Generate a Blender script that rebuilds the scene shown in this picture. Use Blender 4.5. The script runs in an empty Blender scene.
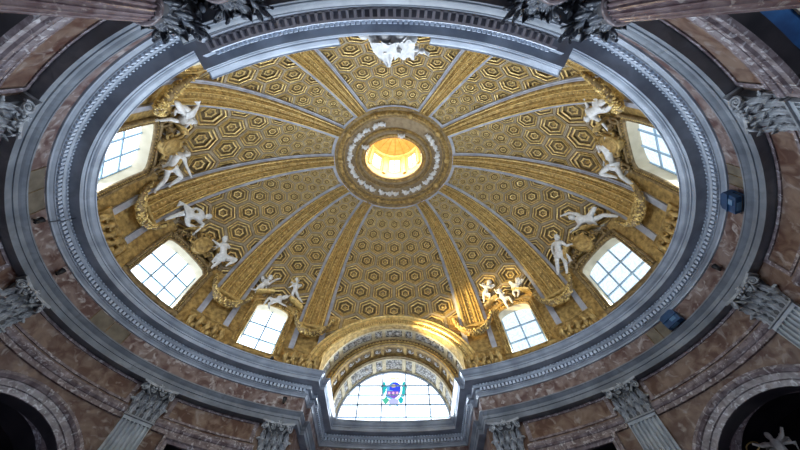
import bpy, bmesh, math, random
from mathutils import Vector, Matrix
R = math.radians
random.seed(7)
SC = bpy.context.scene
COL = SC.collection

# ------------------------------------------------------------------ camera, world, light, exposure
cam_d = bpy.data.cameras.new('camera')
cam_d.sensor_fit = 'HORIZONTAL'; cam_d.sensor_width = 36.0
cam_d.lens = 36.0 * 335.45 / 800.0
cam_d.clip_start = 0.05; cam_d.clip_end = 200
cam = bpy.data.objects.new('camera', cam_d); COL.objects.link(cam)
PT, YAW, ROLL = 1.09693, 0.004359, -0.00199
F0 = Vector((0, math.cos(PT), math.sin(PT))); R0 = Vector((1, 0, 0)); U0 = Vector((0, -math.sin(PT), math.cos(PT)))
right = math.cos(ROLL) * R0 + math.sin(ROLL) * U0; up = -math.sin(ROLL) * R0 + math.cos(ROLL) * U0
rz = Matrix.Rotation(YAW, 3, 'Z'); right = rz @ right; up = rz @ up; fw = rz @ F0
cm = Matrix((right, up, -fw)).transposed().to_4x4(); cm.translation = Vector((0.4533, -6.4479, 0.0))
cam.matrix_world = cm
SC.camera = cam
SC.view_settings.view_transform = 'Standard'; SC.view_settings.look = 'None'
SC.view_settings.gamma = 1.0; SC.view_settings.use_curve_mapping = False
SC.view_settings.exposure = 0.0
SC.cycles.max_bounces = 8; SC.cycles.diffuse_bounces = 6; SC.cycles.glossy_bounces = 3
SC.cycles.sample_clamp_indirect = 6.0
SC.cycles.use_denoising = True

WIN_STRENGTH = 3.4       # daylight in the drum windows
LUN_STRENGTH = 3.2       # daylight in the lunette over the entrance
DAY = (0.74, 0.86, 1.0)
world = bpy.data.worlds.new('world'); SC.world = world; world.use_nodes = True
bg = world.node_tree.nodes['Background']; bg.inputs[0].default_value = (0.55, 0.68, 1.0, 1); bg.inputs[1].default_value = 1.0

def area(name, loc, target, sx, sy, power, colr, spread=180):
    l = bpy.data.lights.new(name, 'AREA'); l.shape = 'RECTANGLE'; l.size = sx; l.size_y = sy
    l.energy = power; l.color = colr; l.spread = R(spread)
    o = bpy.data.objects.new(name, l); COL.objects.link(o); o.location = loc
    o.rotation_euler = (Vector(target) - Vector(loc)).to_track_quat('-Z', 'Y').to_euler()
    return o
# fill light added at the unseen entrance door to brighten the lower walls
area('entrance_fill', (0, 10.6, 1.6), (0, -6, 3.2), 3.4, 5.5, 170, (0.70, 0.80, 1.0))
# daylight streaming in low through each window of the drum: (plan angle, width, power)
def win_light(deg, wd, power):
    n = Vector((math.cos(R(deg)) / 11.5, math.sin(R(deg)) / 8.087, 0)).normalized()
    p = Vector((11.5 * math.cos(R(deg)), 8.087 * math.sin(R(deg)), 12.06)) + n * 0.31
    area('window_daylight', p, p - n * 5 + Vector((0, 0, 0.2)), wd, 0.24, power, (0.70, 0.84, 1.0), 145)
for d_ in (20.9, 159.1, -20.9, -159.1): win_light(d_, 2.1, 540 if d_ > 0 else 400)
for d_ in (53.6, 126.4, -53.6, -126.4): win_light(d_, 1.5, 400 if d_ > 0 else 190)
area('lunette_daylight', (0, 11.02, 11.13), (0, 0, 11.6), 5.2, 0.22, 1000, (0.74, 0.86, 1.0), 100)
def spot(name, loc, target, power, colr, angle, blend=0.6, r=0.06):
    l = bpy.data.lights.new(name, 'SPOT'); l.energy = power; l.color = colr; l.spot_size = R(angle); l.spot_blend = blend
    l.shadow_soft_size = r
    o = bpy.data.objects.new(name, l); COL.objects.link(o); o.location = loc
    o.rotation_euler = (Vector(target) - Vector(loc)).to_track_quat('-Z', 'Y').to_euler()
    return o
spot('cornice_flood_light', (-5.60, 6.22, 11.32), (4.25, 7.2, 15.1), 26000, (1.0, 0.74, 0.30), 22, 0.9)
def point(name, loc, power, colr, r=0.3):
    l = bpy.data.lights.new(name, 'POINT'); l.energy = power; l.color = colr; l.shadow_soft_size = r
    o = bpy.data.objects.new(name, l); COL.objects.link(o); o.location = loc
    return o
point('lantern_sun_fill', (0, 0, 25.5), 380, (1.0, 0.86, 0.56))  # added inside the lantern to stand in for sun through its windows

# ------------------------------------------------------------------ plan and section of the oval church
FA, FB = 11.50, 8.087          # frieze ellipse (inner face)
A0, B0 = 3.92, 3.40            # oculus ring
Z0, Z1, EX = 13.9, 22.15, 1.75 # springing and crown of the dome
FLOOR = -1.5

def s_of_z(z):
    return 1.0 if z <= Z0 else max(0.0, 1 - ((z - Z0) / (Z1 - Z0)) ** EX) ** (1 / EX)
def ell(a, b, ph):
    return Vector((a * math.cos(ph), b * math.sin(ph), 0))
def metric(s, ph):
    a = A0 + (FA - A0) * s; b = B0 + (FB - B0) * s
    return math.hypot(a * math.sin(ph), b * math.cos(ph))
def surf_s(ph, s, z, off=0.0, below=False):
    a = A0 + (FA - A0) * s; b = B0 + (FB - B0) * s
    p = Vector((a * math.cos(ph), b * math.sin(ph), z))
    if off == 0.0: return p
    # outward plan normal
    n = Vector((math.cos(ph) / a, math.sin(ph) / b, 0)).normalized()
    if z > Z0 + 1e-6:
        # slope dz/ds
        q = (z - Z0) / (Z1 - Z0)
        ds_dz = -(1.0 / (Z1 - Z0)) * q ** (EX - 1) * max(1e-4, (1 - q ** EX)) ** (1 / EX - 1)
        dr = ds_dz * math.hypot((FA - A0) * math.cos(ph), (FB - B0) * math.sin(ph))
        t = Vector((n.x * dr, n.y * dr, 1)).normalized()
        nn = (n - t * n.dot(t)).normalized()
        n = nn
    return p - n * off
def sth(ph, th, off=0.0):
    s = max(0.0, math.cos(th)) ** (2 / EX); z = Z0 + (Z1 - Z0) * math.sin(th) ** (2 / EX)
    return surf_s(ph, s, z, off)
def sz(phdeg, z, off=0.0):
    return surf_s(R(phdeg), s_of_z(z), z, off)
def frame_at(phdeg, z, off=0.0):
    """local frame on the wall: x = tangent (to the viewer's right when facing the wall), y = up the surface, z = into the room"""
    p = sz(phdeg, z, off)
    t = (sz(phdeg - 0.2, z) - sz(phdeg + 0.2, z)).normalized()
    u = (sz(phdeg, z + 0.05) - sz(phdeg, max(z - 0.05, 11.0))).normalized()
    n = t.cross(u).normalized()
    c = Vector((0, 0, z)) - p
    if n.dot(c) < 0: n = -n; t = -t
    m = Matrix((t, u, n)).transposed().to_4x4(); m.translation = p
    return m

# ------------------------------------------------------------------ materials
def mat(name, c1, c2=None, rough=0.6, metal=0.0, scale=3.0, bump=0.0, bscale=None, detail=5.0, spread=(0.35, 0.65), veins=None, distort=0.0):
    m = bpy.data.materials.new(name); m.use_nodes = True
    nt = m.node_tree; b = nt.nodes['Principled BSDF']
    b.inputs['Roughness'].default_value = rough; b.inputs['Metallic'].default_value = metal
    tc = nt.nodes.new('ShaderNodeTexCoord')
    if c2 is None:
        b.inputs['Base Color'].default_value = (*c1, 1)
    else:
        n = nt.nodes.new('ShaderNodeTexNoise'); n.inputs['Scale'].default_value = scale; n.inputs['Detail'].default_value = detail
        n.inputs['Distortion'].default_value = distort
        nt.links.new(tc.outputs['Object'], n.inputs['Vector'])
        r = nt.nodes.new('ShaderNodeValToRGB'); r.color_ramp.elements[0].position = spread[0]; r.color_ramp.elements[1].position = spread[1]
        r.color_ramp.elements[0].color = (*c1, 1); r.color_ramp.elements[1].color = (*c2, 1)
        nt.links.new(n.outputs['Fac'], r.inputs['Fac'])
        last = r.outputs['Color']
        if veins:
            n2 = nt.nodes.new('ShaderNodeTexNoise'); n2.inputs['Scale'].default_value = veins[1]; n2.inputs['Detail'].default_value = 8
            n2.inputs['Distortion'].default_value = 1.2
            nt.links.new(tc.outputs['Object'], n2.inputs['Vector'])
            r2 = nt.nodes.new('ShaderNodeValToRGB'); e = r2.color_ramp.elements
            e[0].position = veins[2]; e[0].color = (0, 0, 0, 1); e[1].position = veins[3]; e[1].color = (1, 1, 1, 1)
            nt.links.new(n2.outputs['Fac'], r2.inputs['Fac'])
            mx = nt.nodes.new('ShaderNodeMixRGB'); mx.inputs[2].default_value = (*veins[0], 1)
            nt.links.new(r2.outputs['Color'], mx.inputs[0]); nt.links.new(last, mx.inputs[1]); last = mx.outputs[0]
        nt.links.new(last, b.inputs['Base Color'])
    if bump:
        n3 = nt.nodes.new('ShaderNodeTexNoise'); n3.inputs['Scale'].default_value = bscale or scale * 4; n3.inputs['Detail'].default_value = 4
        nt.links.new(tc.outputs['Object'], n3.inputs['Vector'])
        bp = nt.nodes.new('ShaderNodeBump'); bp.inputs['Strength'].default_value = bump; bp.inputs['Distance'].default_value = 0.05
        nt.links.new(n3.outputs['Fac'], bp.inputs['Height']); nt.links.new(bp.outputs['Normal'], b.inputs['Normal'])
    return m
def emis(name, c, strength):
    m = bpy.data.materials.new(name); m.use_nodes = True; nt = m.node_tree
    for n in list(nt.nodes): nt.nodes.remove(n)
    o = nt.nodes.new('ShaderNodeOutputMaterial'); e = nt.nodes.new('ShaderNodeEmission')
    e.inputs[0].default_value = (*c, 1); e.inputs[1].default_value = strength
    nt.links.new(e.outputs[0], o.inputs[0]); return m

GOLD = mat('gilding', (0.26, 0.16, 0.052), (0.60, 0.405, 0.145), 0.42, 0.45, 5.0, 0.5, 22)
GOLD2 = mat('bright_gilding', (0.50, 0.34, 0.115), (0.86, 0.63, 0.25), 0.36, 0.5, 6.0, 0.4, 30)
LGOLD = mat('lantern_gilding', (0.76, 0.56, 0.22), (0.88, 0.70, 0.36), 0.5, 0.2, 3.0)
CREAMG = mat('cream_and_gold_moulding', (0.55, 0.45, 0.26), (0.72, 0.62, 0.42), 0.5, 0.15, 5.0)
GOLDD = mat('tarnished_gilding', (0.15, 0.095, 0.04), (0.33, 0.225, 0.10), 0.55, 0.3, 6.0, 0.5, 30)
TAN = mat('ochre_stucco', (0.22, 0.15, 0.08), (0.34, 0.25, 0.14), 0.75, 0.0, 4.0, 0.3, 30)
WEB = mat('pale_stucco_web', (0.37, 0.295, 0.19), (0.50, 0.41, 0.28), 0.8, 0.0, 2.5, 0.2, 20)
DARKT = mat('recess_shade_stucco', (0.13, 0.085, 0.035), (0.24, 0.165, 0.075), 0.85, 0.0, 5.0)  # coffer recesses coloured darker so their shade reads deeper
STRIP = mat('grey_marble_strip', (0.29, 0.29, 0.33), (0.44, 0.44, 0.48), 0.45, 0.0, 2.0, veins=((0.30, 0.30, 0.34), 3.0, 0.55, 0.70))
COFW = mat('pale_coffer_marble', (0.66, 0.72, 0.82), (0.80, 0.85, 0.92), 0.5, 0.0, 2.0)
CORNW = mat('pale_dentil_marble', (0.46, 0.52, 0.62), (0.62, 0.68, 0.77), 0.5, 0.0, 2.0)
CAPD = mat('shade_darkened_capital_marble', (0.045, 0.055, 0.075), (0.16, 0.18, 0.22), 0.28, 0.0, 5.0, 0.3, 30)  # shade on the backlit altar capitals is put into this dark colour
BLUEBAND = mat('blue_vault_band', (0.01, 0.05, 0.16), (0.02, 0.11, 0.30), 0.5, 0.0, 2.0)
CORN = mat('grey_cornice_marble', (0.24, 0.275, 0.335), (0.41, 0.455, 0.53), 0.42, 0.0, 1.2, 0.05, 20, veins=((0.30, 0.33, 0.38), 2.0, 0.55, 0.75))
ARCHM = mat('grey_architrave_marble', (0.13, 0.15, 0.185), (0.26, 0.29, 0.335), 0.4, 0.0, 1.1, veins=((0.16, 0.18, 0.21), 2.5, 0.5, 0.7))
RED = mat('red_cottanello_marble', (0.11, 0.055, 0.05), (0.26, 0.195, 0.18), 0.32, 0.0, 2.4, 0.0, None, 8, (0.38, 0.62), ((0.50, 0.46, 0.45), 3.0, 0.54, 0.70), 0.8)
REDW = mat('brown_wall_marble', (0.10, 0.042, 0.03), (0.25, 0.17, 0.13), 0.34, 0.0, 2.2, 0.0, None, 8, (0.38, 0.64), ((0.38, 0.33, 0.31), 2.6, 0.56, 0.74), 0.8)
MOUL = mat('mauve_marble_moulding', (0.135, 0.10, 0.11), (0.31, 0.26, 0.28), 0.24, 0.0, 4.0, 0.0, None, 8, (0.35, 0.65), ((0.60, 0.57, 0.60), 6.0, 0.55, 0.68), 0.6)
PIL = mat('blue_grey_pilaster_marble', (0.36, 0.40, 0.45), (0.58, 0.63, 0.68), 0.4, 0.0, 2.0)
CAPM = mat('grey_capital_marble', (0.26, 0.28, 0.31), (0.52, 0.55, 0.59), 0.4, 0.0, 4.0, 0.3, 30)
BELL = mat('gap_shade_capital_ground', (0.05, 0.055, 0.065), (0.12, 0.125, 0.14), 0.6, 0.0, 4.0)  # bell coloured dark to paint shade into the gaps between leaves
COLM = mat('fluted_column_marble', (0.15, 0.095, 0.11), (0.30, 0.235, 0.26), 0.22, 0.0, 2.5, 0.0, None, 8, (0.35, 0.65), ((0.62, 0.56, 0.54), 4.0, 0.60, 0.74), 0.6)
WHITE = mat('white_stucco', (0.62, 0.60, 0.58), (0.82, 0.80, 0.78), 0.6, 0.0, 6.0, 0.2, 25)
CREAM = mat('cream_reveal_plaster', (0.66, 0.58, 0.42), (0.78, 0.70, 0.54), 0.8, 0.0, 2.0)
ORN = mat('grey_grotesque_stucco', (0.16, 0.15, 0.14), (0.62, 0.60, 0.55), 0.7, 0.0, 9.0, 0.5, 20, 6, (0.44, 0.56))
PATCH = mat('olive_slate_panel', (0.12, 0.10, 0.075), (0.20, 0.17, 0.13), 0.3, 0.0, 3.0)
BLACK = mat('black_metal', (0.012, 0.012, 0.016), None, 0.5, 0.2)
IRON = mat('glow_tinted_iron_bar', (0.36, 0.52, 0.68), None, 0.6, 0.1)  # glow of the panes painted onto the bars as pale blue
FLOORM = mat('polychrome_floor_marble', (0.20, 0.16, 0.15), (0.48, 0.44, 0.42), 0.3, 0.0, 1.0)
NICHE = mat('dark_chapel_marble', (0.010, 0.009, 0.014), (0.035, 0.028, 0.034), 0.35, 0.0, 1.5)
BLUEB = mat('blue_lamp_housing', (0.01, 0.045, 0.13), (0.02, 0.09, 0.22), 0.35, 0.1, 3.0)
BLUEG = mat('pale_blue_lens', (0.12, 0.25, 0.42), None, 0.15, 0.0)
GLASS = emis('daylit_window_glass', DAY, WIN_STRENGTH)
GLASSR = emis('daylit_leaded_window_glass', (0.80, 0.92, 1.0), 1.32)
_nt = GLASSR.node_tree; _v = _nt.nodes.new('ShaderNodeTexVoronoi'); _v.inputs['Scale'].default_value = 9
_tc = _nt.nodes.new('ShaderNodeTexCoord'); _nt.links.new(_tc.outputs['Object'], _v.inputs['Vector'])
_r = _nt.nodes.new('ShaderNodeValToRGB'); _r.color_ramp.elements[0].color = (0.90, 0.97, 1.0, 1); _r.color_ramp.elements[1].color = (0.58, 0.78, 0.98, 1)
_nt.links.new(_v.outputs['Distance'], _r.inputs['Fac']); _nt.links.new(_r.outputs['Color'], [n for n in _nt.nodes if n.type == 'EMISSION'][0].inputs[0])
LGLASS = emis('daylit_lunette_glass', (0.82, 0.90, 1.0), LUN_STRENGTH)
LANTG = emis('daylit_lantern_glass', (1.0, 0.93, 0.78), 3)
def stained(name, c, s=1.0):
    return emis(name, c, s)

# ------------------------------------------------------------------ mesh helper
class MB:
    def __init__(self): self.v = []; self.f = []; self.m = []; self.s = []
    def add(self, vs, fs, mi=0, smooth=False):
        o = len(self.v); self.v += [tuple(v) for v in vs]
        for f in fs: self.f.append([i + o for i in f]); self.m.append(mi); self.s.append(smooth)
    def grid(self, rows, mi=0, smooth=False, close=False):
        """rows: list of equal-length point lists; mi may be a list per column gap"""
        n = len(rows[0]); o = len(self.v)
        for r in rows: self.v += [tuple(p) for p in r]
        m = n if close else n - 1
        for i in range(len(rows) - 1):
            for j in range(m):
                a = o + i * n + j; b = o + i * n + (j + 1) % n
                self.f.append([a, b, b + n, a + n]); self.m.append(mi[j] if isinstance(mi, (list, tuple)) else mi); self.s.append(smooth)
    def box(self, c, h, M=None, mi=0):
        c = Vector(c); pts = []
        for x in (-1, 1):
            for y in (-1, 1):
                for z in (-1, 1):
                    p = c + Vector((x * h[0], y * h[1], z * h[2]))
                    pts.append(M @ p if M else p)
        self.add(pts, [(0, 1, 3, 2), (4, 6, 7, 5), (0, 4, 5, 1), (2, 3, 7, 6), (0, 2, 6, 4), (1, 5, 7, 3)], mi)
    def ball(self, c, r, M=None, mi=0, nu=8, nv=5, rot=None):
        c = Vector(c); r = (r, r, r) if isinstance(r, (int, float)) else r
        pts = []
        for i in range(nv + 1):
            a = math.pi * i / nv
            for j in range(nu):
                b = 2 * math.pi * j / nu
                q = Vector((r[0] * math.sin(a) * math.cos(b), r[1] * math.sin(a) * math.sin(b), r[2] * math.cos(a)))
                if rot: q = rot @ q
                q = c + q
                pts.append(M @ q if M else q)
        fs = [(i * nu + j, i * nu + (j + 1) % nu, (i + 1) * nu + (j + 1) % nu, (i + 1) * nu + j) for i in range(nv) for j in range(nu)]
        self.add(pts, fs, mi, True)
    def tube(self, pts, rad, mi=0, nu=8, smooth=True, caps=True):
        pts = [Vector(p) for p in pts]; rows = []
        n = len(pts); ref = Vector((0.3, 0.5, 0.81)).normalized()
        for i, p in enumerate(pts):
            t = (pts[min(i + 1, n - 1)] - pts[max(i - 1, 0)]).normalized()
            a = t.cross(ref)
            if a.length < 1e-3: a = t.cross(Vector((1, 0, 0)))
            a.normalize(); b = t.cross(a)
            r = rad[i] if isinstance(rad, (list, tuple)) else rad
            rows.append([p + (a * math.cos(2 * math.pi * k / nu) + b * math.sin(2 * math.pi * k / nu)) * r for k in range(nu)])
        o = len(self.v)
        self.grid(rows, mi, smooth, True)
        if caps:
            self.f.append(list(range(o, o + nu))); self.m.append(mi); self.s.append(False)
            e = o + (n - 1) * nu; self.f.append(list(range(e + nu - 1, e - 1, -1))); self.m.append(mi); self.s.append(False)
    def prism(self, poly, depth0, depth1, M=None, mi=0):
        n = len(poly)
        a = [Vector((p[0], p[1], depth0)) for p in poly]; b = [Vector((p[0], p[1], depth1)) for p in poly]
        pts = [(M @ q if M else q) for q in a + b]
        self.add(pts, [list(range(n))[::-1], list(range(n, 2 * n))] + [(i, (i + 1) % n, n + (i + 1) % n, n + i) for i in range(n)], mi)
    def obj(self, name, mats, parent=None, M=None):
        me = bpy.data.meshes.new(name); me.from_pydata(self.v, [], self.f)
        mats = mats if isinstance(mats, (list, tuple)) else [mats]
        for m in mats: me.materials.append(m)
        me.polygons.foreach_set('material_index', self.m); me.polygons.foreach_set('use_smooth', self.s)
        me.update()
        o = bpy.data.objects.new(name, me); COL.objects.link(o)
        if parent: o.parent = parent
        if M is not None: o.matrix_local = M
        return o
def clean(o, dist=1e-4, recalc=True):
    bm = bmesh.new(); bm.from_mesh(o.data)
    bmesh.ops.remove_doubles(bm, verts=bm.verts, dist=dist)
    bmesh.ops.dissolve_degenerate(bm, edges=bm.edges, dist=dist)
    if recalc: bmesh.ops.recalc_face_normals(bm, faces=bm.faces)
    bm.to_mesh(o.data); bm.free(); o.data.update(); return o
def tag(o, label, cat=None, group=None, kind=None):
    o['label'] = label
    if cat: o['category'] = cat
    if group: o['group'] = group
    if kind: o['kind'] = kind
    return o
def empty(name, M=None, parent=None):
    o = bpy.data.objects.new(name, None); COL.objects.link(o); o.empty_display_size = 0.2
    if parent: o.parent = parent
    if M is not None:
        if parent: o.matrix_local = M
        else: o.matrix_world = M
    return o
def copy_tree(o, parent=None):
    c = o.copy(); COL.objects.link(c)
    if parent is not None: c.parent = parent
    for ch in [x for x in COL.objects if x.parent == o]: copy_tree(ch, c)
    return c
def struct(o, label, cat): return tag(o, label, cat, None, 'structure')

# ------------------------------------------------------------------ sweep of a profile along a plan path
def offset_path(path, closed=False):
    n = len(path); out = []
    for i in range(n):
        p = Vector(path[i])
        a = Vector(path[i - 1]) if (i > 0 or closed) else None
        b = Vector(path[(i + 1) % n]) if (i < n - 1 or closed) else None
        d1 = (p - a).normalized() if a is not None else None
        d2 = (b - p).normalized() if b is not None else None
        if d1 is None: d1 = d2
        if d2 is None: d2 = d1
        n1 = Vector((-d1.y, d1.x)); n2 = Vector((-d2.y, d2.x))
        m = (n1 + n2)
        m = m / max(0.3, 1 + n1.dot(n2))
        out.append((p, m))
    return out
def sweep(mb, path, profile, closed=False, mi=0, dz=None, smooth=False):
    """profile: (offset inward, z); mi int or list per profile gap; dz(i) raises the profile along the path"""
    op = offset_path(path, closed); rows = []
    for i, (p, m) in enumerate(op):
        k = dz(i) if dz else 0.0
        rows.append([(p.x + m.x * o, p.y + m.y * o, z + k) for o, z in profile])
    if closed: rows.append(rows[0])
    mb.grid(rows, mi, smooth)
    return rows
def arc_path(a, b, d0, d1, step=1.0):
    n = max(2, int(abs(d1 - d0) / step)); return [(a * math.cos(R(d0 + (d1 - d0) * i / n)), b * math.sin(R(d0 + (d1 - d0) * i / n))) for i in range(n + 1)]
def ellipse_off(d, off):
    """point of the frieze line moved inward by off (true offset)"""
    p = Vector((FA * math.cos(R(d)), FB * math.sin(R(d)))); n = Vector((math.cos(R(d)) / FA, math.sin(R(d)) / FB)).normalized()
    return p - n * off
def walk(path, step):
    """points every `step` along an open path, with direction"""
    out = []; acc = step / 2; L = 0.0
    for i in range(len(path) - 1):
        a = Vector(path[i]); b = Vector(path[i + 1]); l = (b - a).length
        if l < 1e-6: continue
        while acc <= L + l:
            t = (acc - L) / l; out.append((a.lerp(b, t), (b - a) / l)); acc += step
        L += l
    return out

# ------------------------------------------------------------------ entablature running round the oval and into the entrance bay
EB = 69.65
BAYX, BAYY = 3.80, 11.60
ent = arc_path(FA, FB, 180 - EB, 360 + EB, 1.5)
xs = abs(ent[0][0])
bay = [(xs, ent[-1][1] + 0.0), (xs, 8.28), (BAYX, 8.28), (BAYX, BAYY - 0.32)]
nb = 12
back = [(BAYX - 2 * BAYX * i / nb, BAYY - 0.32 * ((1 - 2 * i / nb) ** 2)) for i in range(1, nb)]
path = ent + bay[1:] + back + [(-BAYX, BAYY - 0.32), (-BAYX, 8.28), (-xs, 8.28)]
P_ARCH = [(-0.34, 8.80), (0.0, 8.80), (0.0, 9.00), (0.03, 9.01), (0.035, 9.14), (0.08, 9.19), (0.13, 9.26), (0.15, 9.27), (0.15, 9.32), (0.0, 9.32)]
P_FRZ = [(0.0, 9.30), (0.0, 10.03)]
P_CORN = [(0.0, 10.02), (0.05, 10.03), (0.06, 10.09), (0.12, 10.17), (0.15, 10.18), (0.15, 10.21), (0.10, 10.22), (0.10, 10.37), (0.22, 10.375), (0.245, 10.43), (0.245, 10.47), (0.25, 10.56), (0.60, 10.56), (0.60, 10.72),
          (0.63, 10.73), (0.64, 10.78), (0.67, 10.80), (0.71, 10.84), (0.75, 10.91), (0.78, 10.955), (0.81, 10.965), (0.81, 11.02), (-0.35, 11.02)]
mb = MB(); sweep(mb, path, P_ARCH, True); o = clean(mb.obj('trim_1', ARCHM)); struct(o, 'dark grey marble architrave band running round the oval above the capitals', 'architrave')
mb = MB(); sweep(mb, path, P_FRZ, True)
o = clean(mb.obj('trim_2', RED)); struct(o, 'red and white mottled marble frieze between architrave and cornice', 'frieze')
mb = MB(); sweep(mb, path, P_CORN, True)
corn = clean(mb.obj('trim_3', CORN)); struct(corn, 'pale blue grey marble cornice ring with dentils, framing the gilded dome', 'cornice')
# dentils and egg row belong to the cornice
def dentil_rows(paths, zoff=0.0, closed=False):
    d = MB(); e = MB()
    for pth in paths:
        for p, t in walk(pth, 0.172):
            n = Vector((-t.y, t.x)); M = Matrix(((t.x, n.x, 0, p.x), (t.y, n.y, 0, p.y), (0, 0, 1, zoff), (0, 0, 0, 1)))
            d.box((0, 0.155, 10.295), (0.050, 0.06, 0.075), M)
        for p, t in walk(pth, 0.152):
            n = Vector((-t.y, t.x)); M = Matrix(((t.x, n.x, 0, p.x), (t.y, n.y, 0, p.y), (0, 0, 1, zoff), (0, 0, 0, 1)))
            e.ball((0, 0.262, 10.51), (0.042, 0.035, 0.045), M, 0, 6, 3)
    return d, e
segs = [[Vector(p) for p in ent]]
d, e = dentil_rows([ent, [(BAYX, BAYY - 0.32)] + back + [(-BAYX, BAYY - 0.32)], [(BAYX, 8.5), (BAYX, BAYY - 0.5)], [(-BAYX, BAYY - 0.5), (-BAYX, 8.5)]])
d.obj('dentil_row', CORNW, corn); e.obj('egg_moulding', CORNW, corn)

# curved pediment of the altar front, standing proud of the ring
PX = 4.62
pd = math.degrees(math.asin(1)) # 90
a0 = math.degrees(math.acos(-PX / 10.9)); a1 = math.degrees(math.acos(PX / 10.9))
PSH = 0.50
ped = [tuple(ellipse_off(-a0 + (a0 - a1) * i / 40, PSH)) for i in range(41)]
ped_full = [tuple(ellipse_off(-a0, -0.3))] + ped + [tuple(ellipse_off(-a1, -0.3))]
mb = MB()
sweep(mb, ped_full, [(o_, z_ - (0.006 if z_ < 8.81 else 0)) for o_, z_ in P_ARCH])
o = mb.obj('trim_4', ARCHM); struct(clean(o), 'grey architrave block over the altar columns', 'architrave')
mb = MB(); sweep(mb, ped_full, P_FRZ); sf = mb.obj('trim_5', RED); struct(sf, 'red marble frieze over the altar columns', 'frieze')
P_PED = [(0.0, 10.02), (0.05, 10.03), (0.10, 10.12), (0.10, 10.26), (0.35, 10.27), (0.36, 10.34), (0.36, 10.40), (0.38, 10.48), (0.38, 10.548), (0.64, 10.548), (0.64, 10.70), (0.67, 10.72), (0.69, 10.79), (-0.6, 10.80)]
mb = MB(); sweep(mb, ped_full, P_PED)
pedo = clean(mb.obj('trim_6', CORN)); struct(pedo, 'pale grey curved cornice of the altar front with square coffers underneath', 'pediment')
# square coffers and bead row of the pediment
d = MB(); e = MB()
for p, t in walk(ped, 0.205):
    n = Vector((-t.y, t.x)); M = Matrix(((t.x, n.x, 0, p.x), (t.y, n.y, 0, p.y), (0, 0, 1, 0), (0, 0, 0, 1)))
    d.box((-0.1, 0.22, 10.20), (0.036, 0.12, 0.07), M)
    d.box((0, 0.105, 10.20), (0.102, 0.022, 0.07), M); d.box((0, 0.335, 10.185), (0.102, 0.030, 0.085), M)
for p, t in walk(ped, 0.145):
    n = Vector((-t.y, t.x)); M = Matrix(((t.x, n.x, 0, p.x), (t.y, n.y, 0, p.y), (0, 0, 1, 0), (0, 0, 0, 1)))
    e.box((0, 0.395, 10.38), (0.045, 0.045, 0.06), M)
    e.ball((0, 0.40, 10.50), (0.042, 0.035, 0.045), M, 0, 6, 3)
d.obj('soffit_coffers', COFW, pedo); e.obj('bead_row', CORNW, pedo)
# raking halves of the broken pediment (each ends beside the saint)
P_RAKE = [(-0.2, 10.78), (0.64, 10.78), (0.66, 10.81), (0.66, 10.86), (0.70, 10.87), (0.70, 10.91), (0.735, 10.98), (0.79, 11.07), (0.83, 11.11), (0.83, 11.13), (0.87, 11.14), (0.87, 11.22), (-0.2, 11.22)]
for sgn, nm in ((-1, 'left'), (1, 'right')):
    rk = [q for q in ped if (q[0] * sgn > (1.42 if sgn > 0 else 1.36))]
    rk = [ped_full[0]] + rk if sgn < 0 else rk + [ped_full[-1]]
    n = len(rk)
    end = rk[-1] if sgn < 0 else rk[0]
    mb = MB()
    def dzf(i, rk=rk):
        return 0.63 * max(0, 1 - (abs(rk[i][0]) / PX) ** 2)
    rows = sweep(mb, rk, P_RAKE, dz=dzf)
    k = len(mb.v); np_ = len(P_RAKE)
    mb.f.append(list(range(np_))); mb.m.append(0); mb.s.append(False)
    mb.f.append(list(range((n - 1) * np_, n * np_))[::-1]); mb.m.append(0); mb.s.append(False)
    o = clean(mb.obj('raking_cornice', CORN, pedo))

# ------------------------------------------------------------------ lower wall with chapel openings
WA, WB = 11.80, 8.39
def bigarch(ph):   # top of opening at plan angle, None when solid
    out = None
    for c in (21, 159, -21, -159):
        dphi = (ph - c + 180) % 360 - 180
        m = math.hypot(WA * math.sin(R(c)), WB * math.cos(R(c)))
        x = abs(R(dphi)) * m
        if x < 2.25: out = 4.45 + math.sqrt(max(0, 2.25 ** 2 - x * x))
    return out
def rectop(ph):
    for c in (53, 127, -53, -127):
        dphi = (ph - c + 180) % 360 - 180
        if abs(dphi) < (6.2 if c > 0 else 8.6): return 7.42
    return None
wall = MB(); cols = []
ph = 110.4
phs = set()
x = -249.6
while x < 69.6 + 1e-6: phs.add(round(x, 3)); x += 0.8
phs.add(69.6)
for c in (21, 159, -21, -159, -339+180):
    m = math.hypot(WA * math.sin(R(c)), WB * math.cos(R(c))); w = math.degrees(2.25 / m)
    for k in (-w, w):
        for q in (c + k, c + k - 360):
            if -249.6 < q < 69.6: phs.add(round(q, 3))
for c in (53, 127, -53, -127):
    for k in ((-6.2, 6.2) if c > 0 else (-8.6, 8.6)):
        for q in (c + k, c + k - 360):
            if -249.6 < q < 69.6: phs.add(round(q, 3))
phs = sorted(phs)
def wp(ph, z, off=0.0):
    p = Vector((WA * math.cos(R(ph)), WB * math.sin(R(ph)), z)); n = Vector((math.cos(R(ph)) / WA, math.sin(R(ph)) / WB, 0)).normalized()
    return p - n * off
def wall_open(ph):
    a = bigarch(ph); b = rectop(ph)
    return a if a is not None else b
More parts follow.
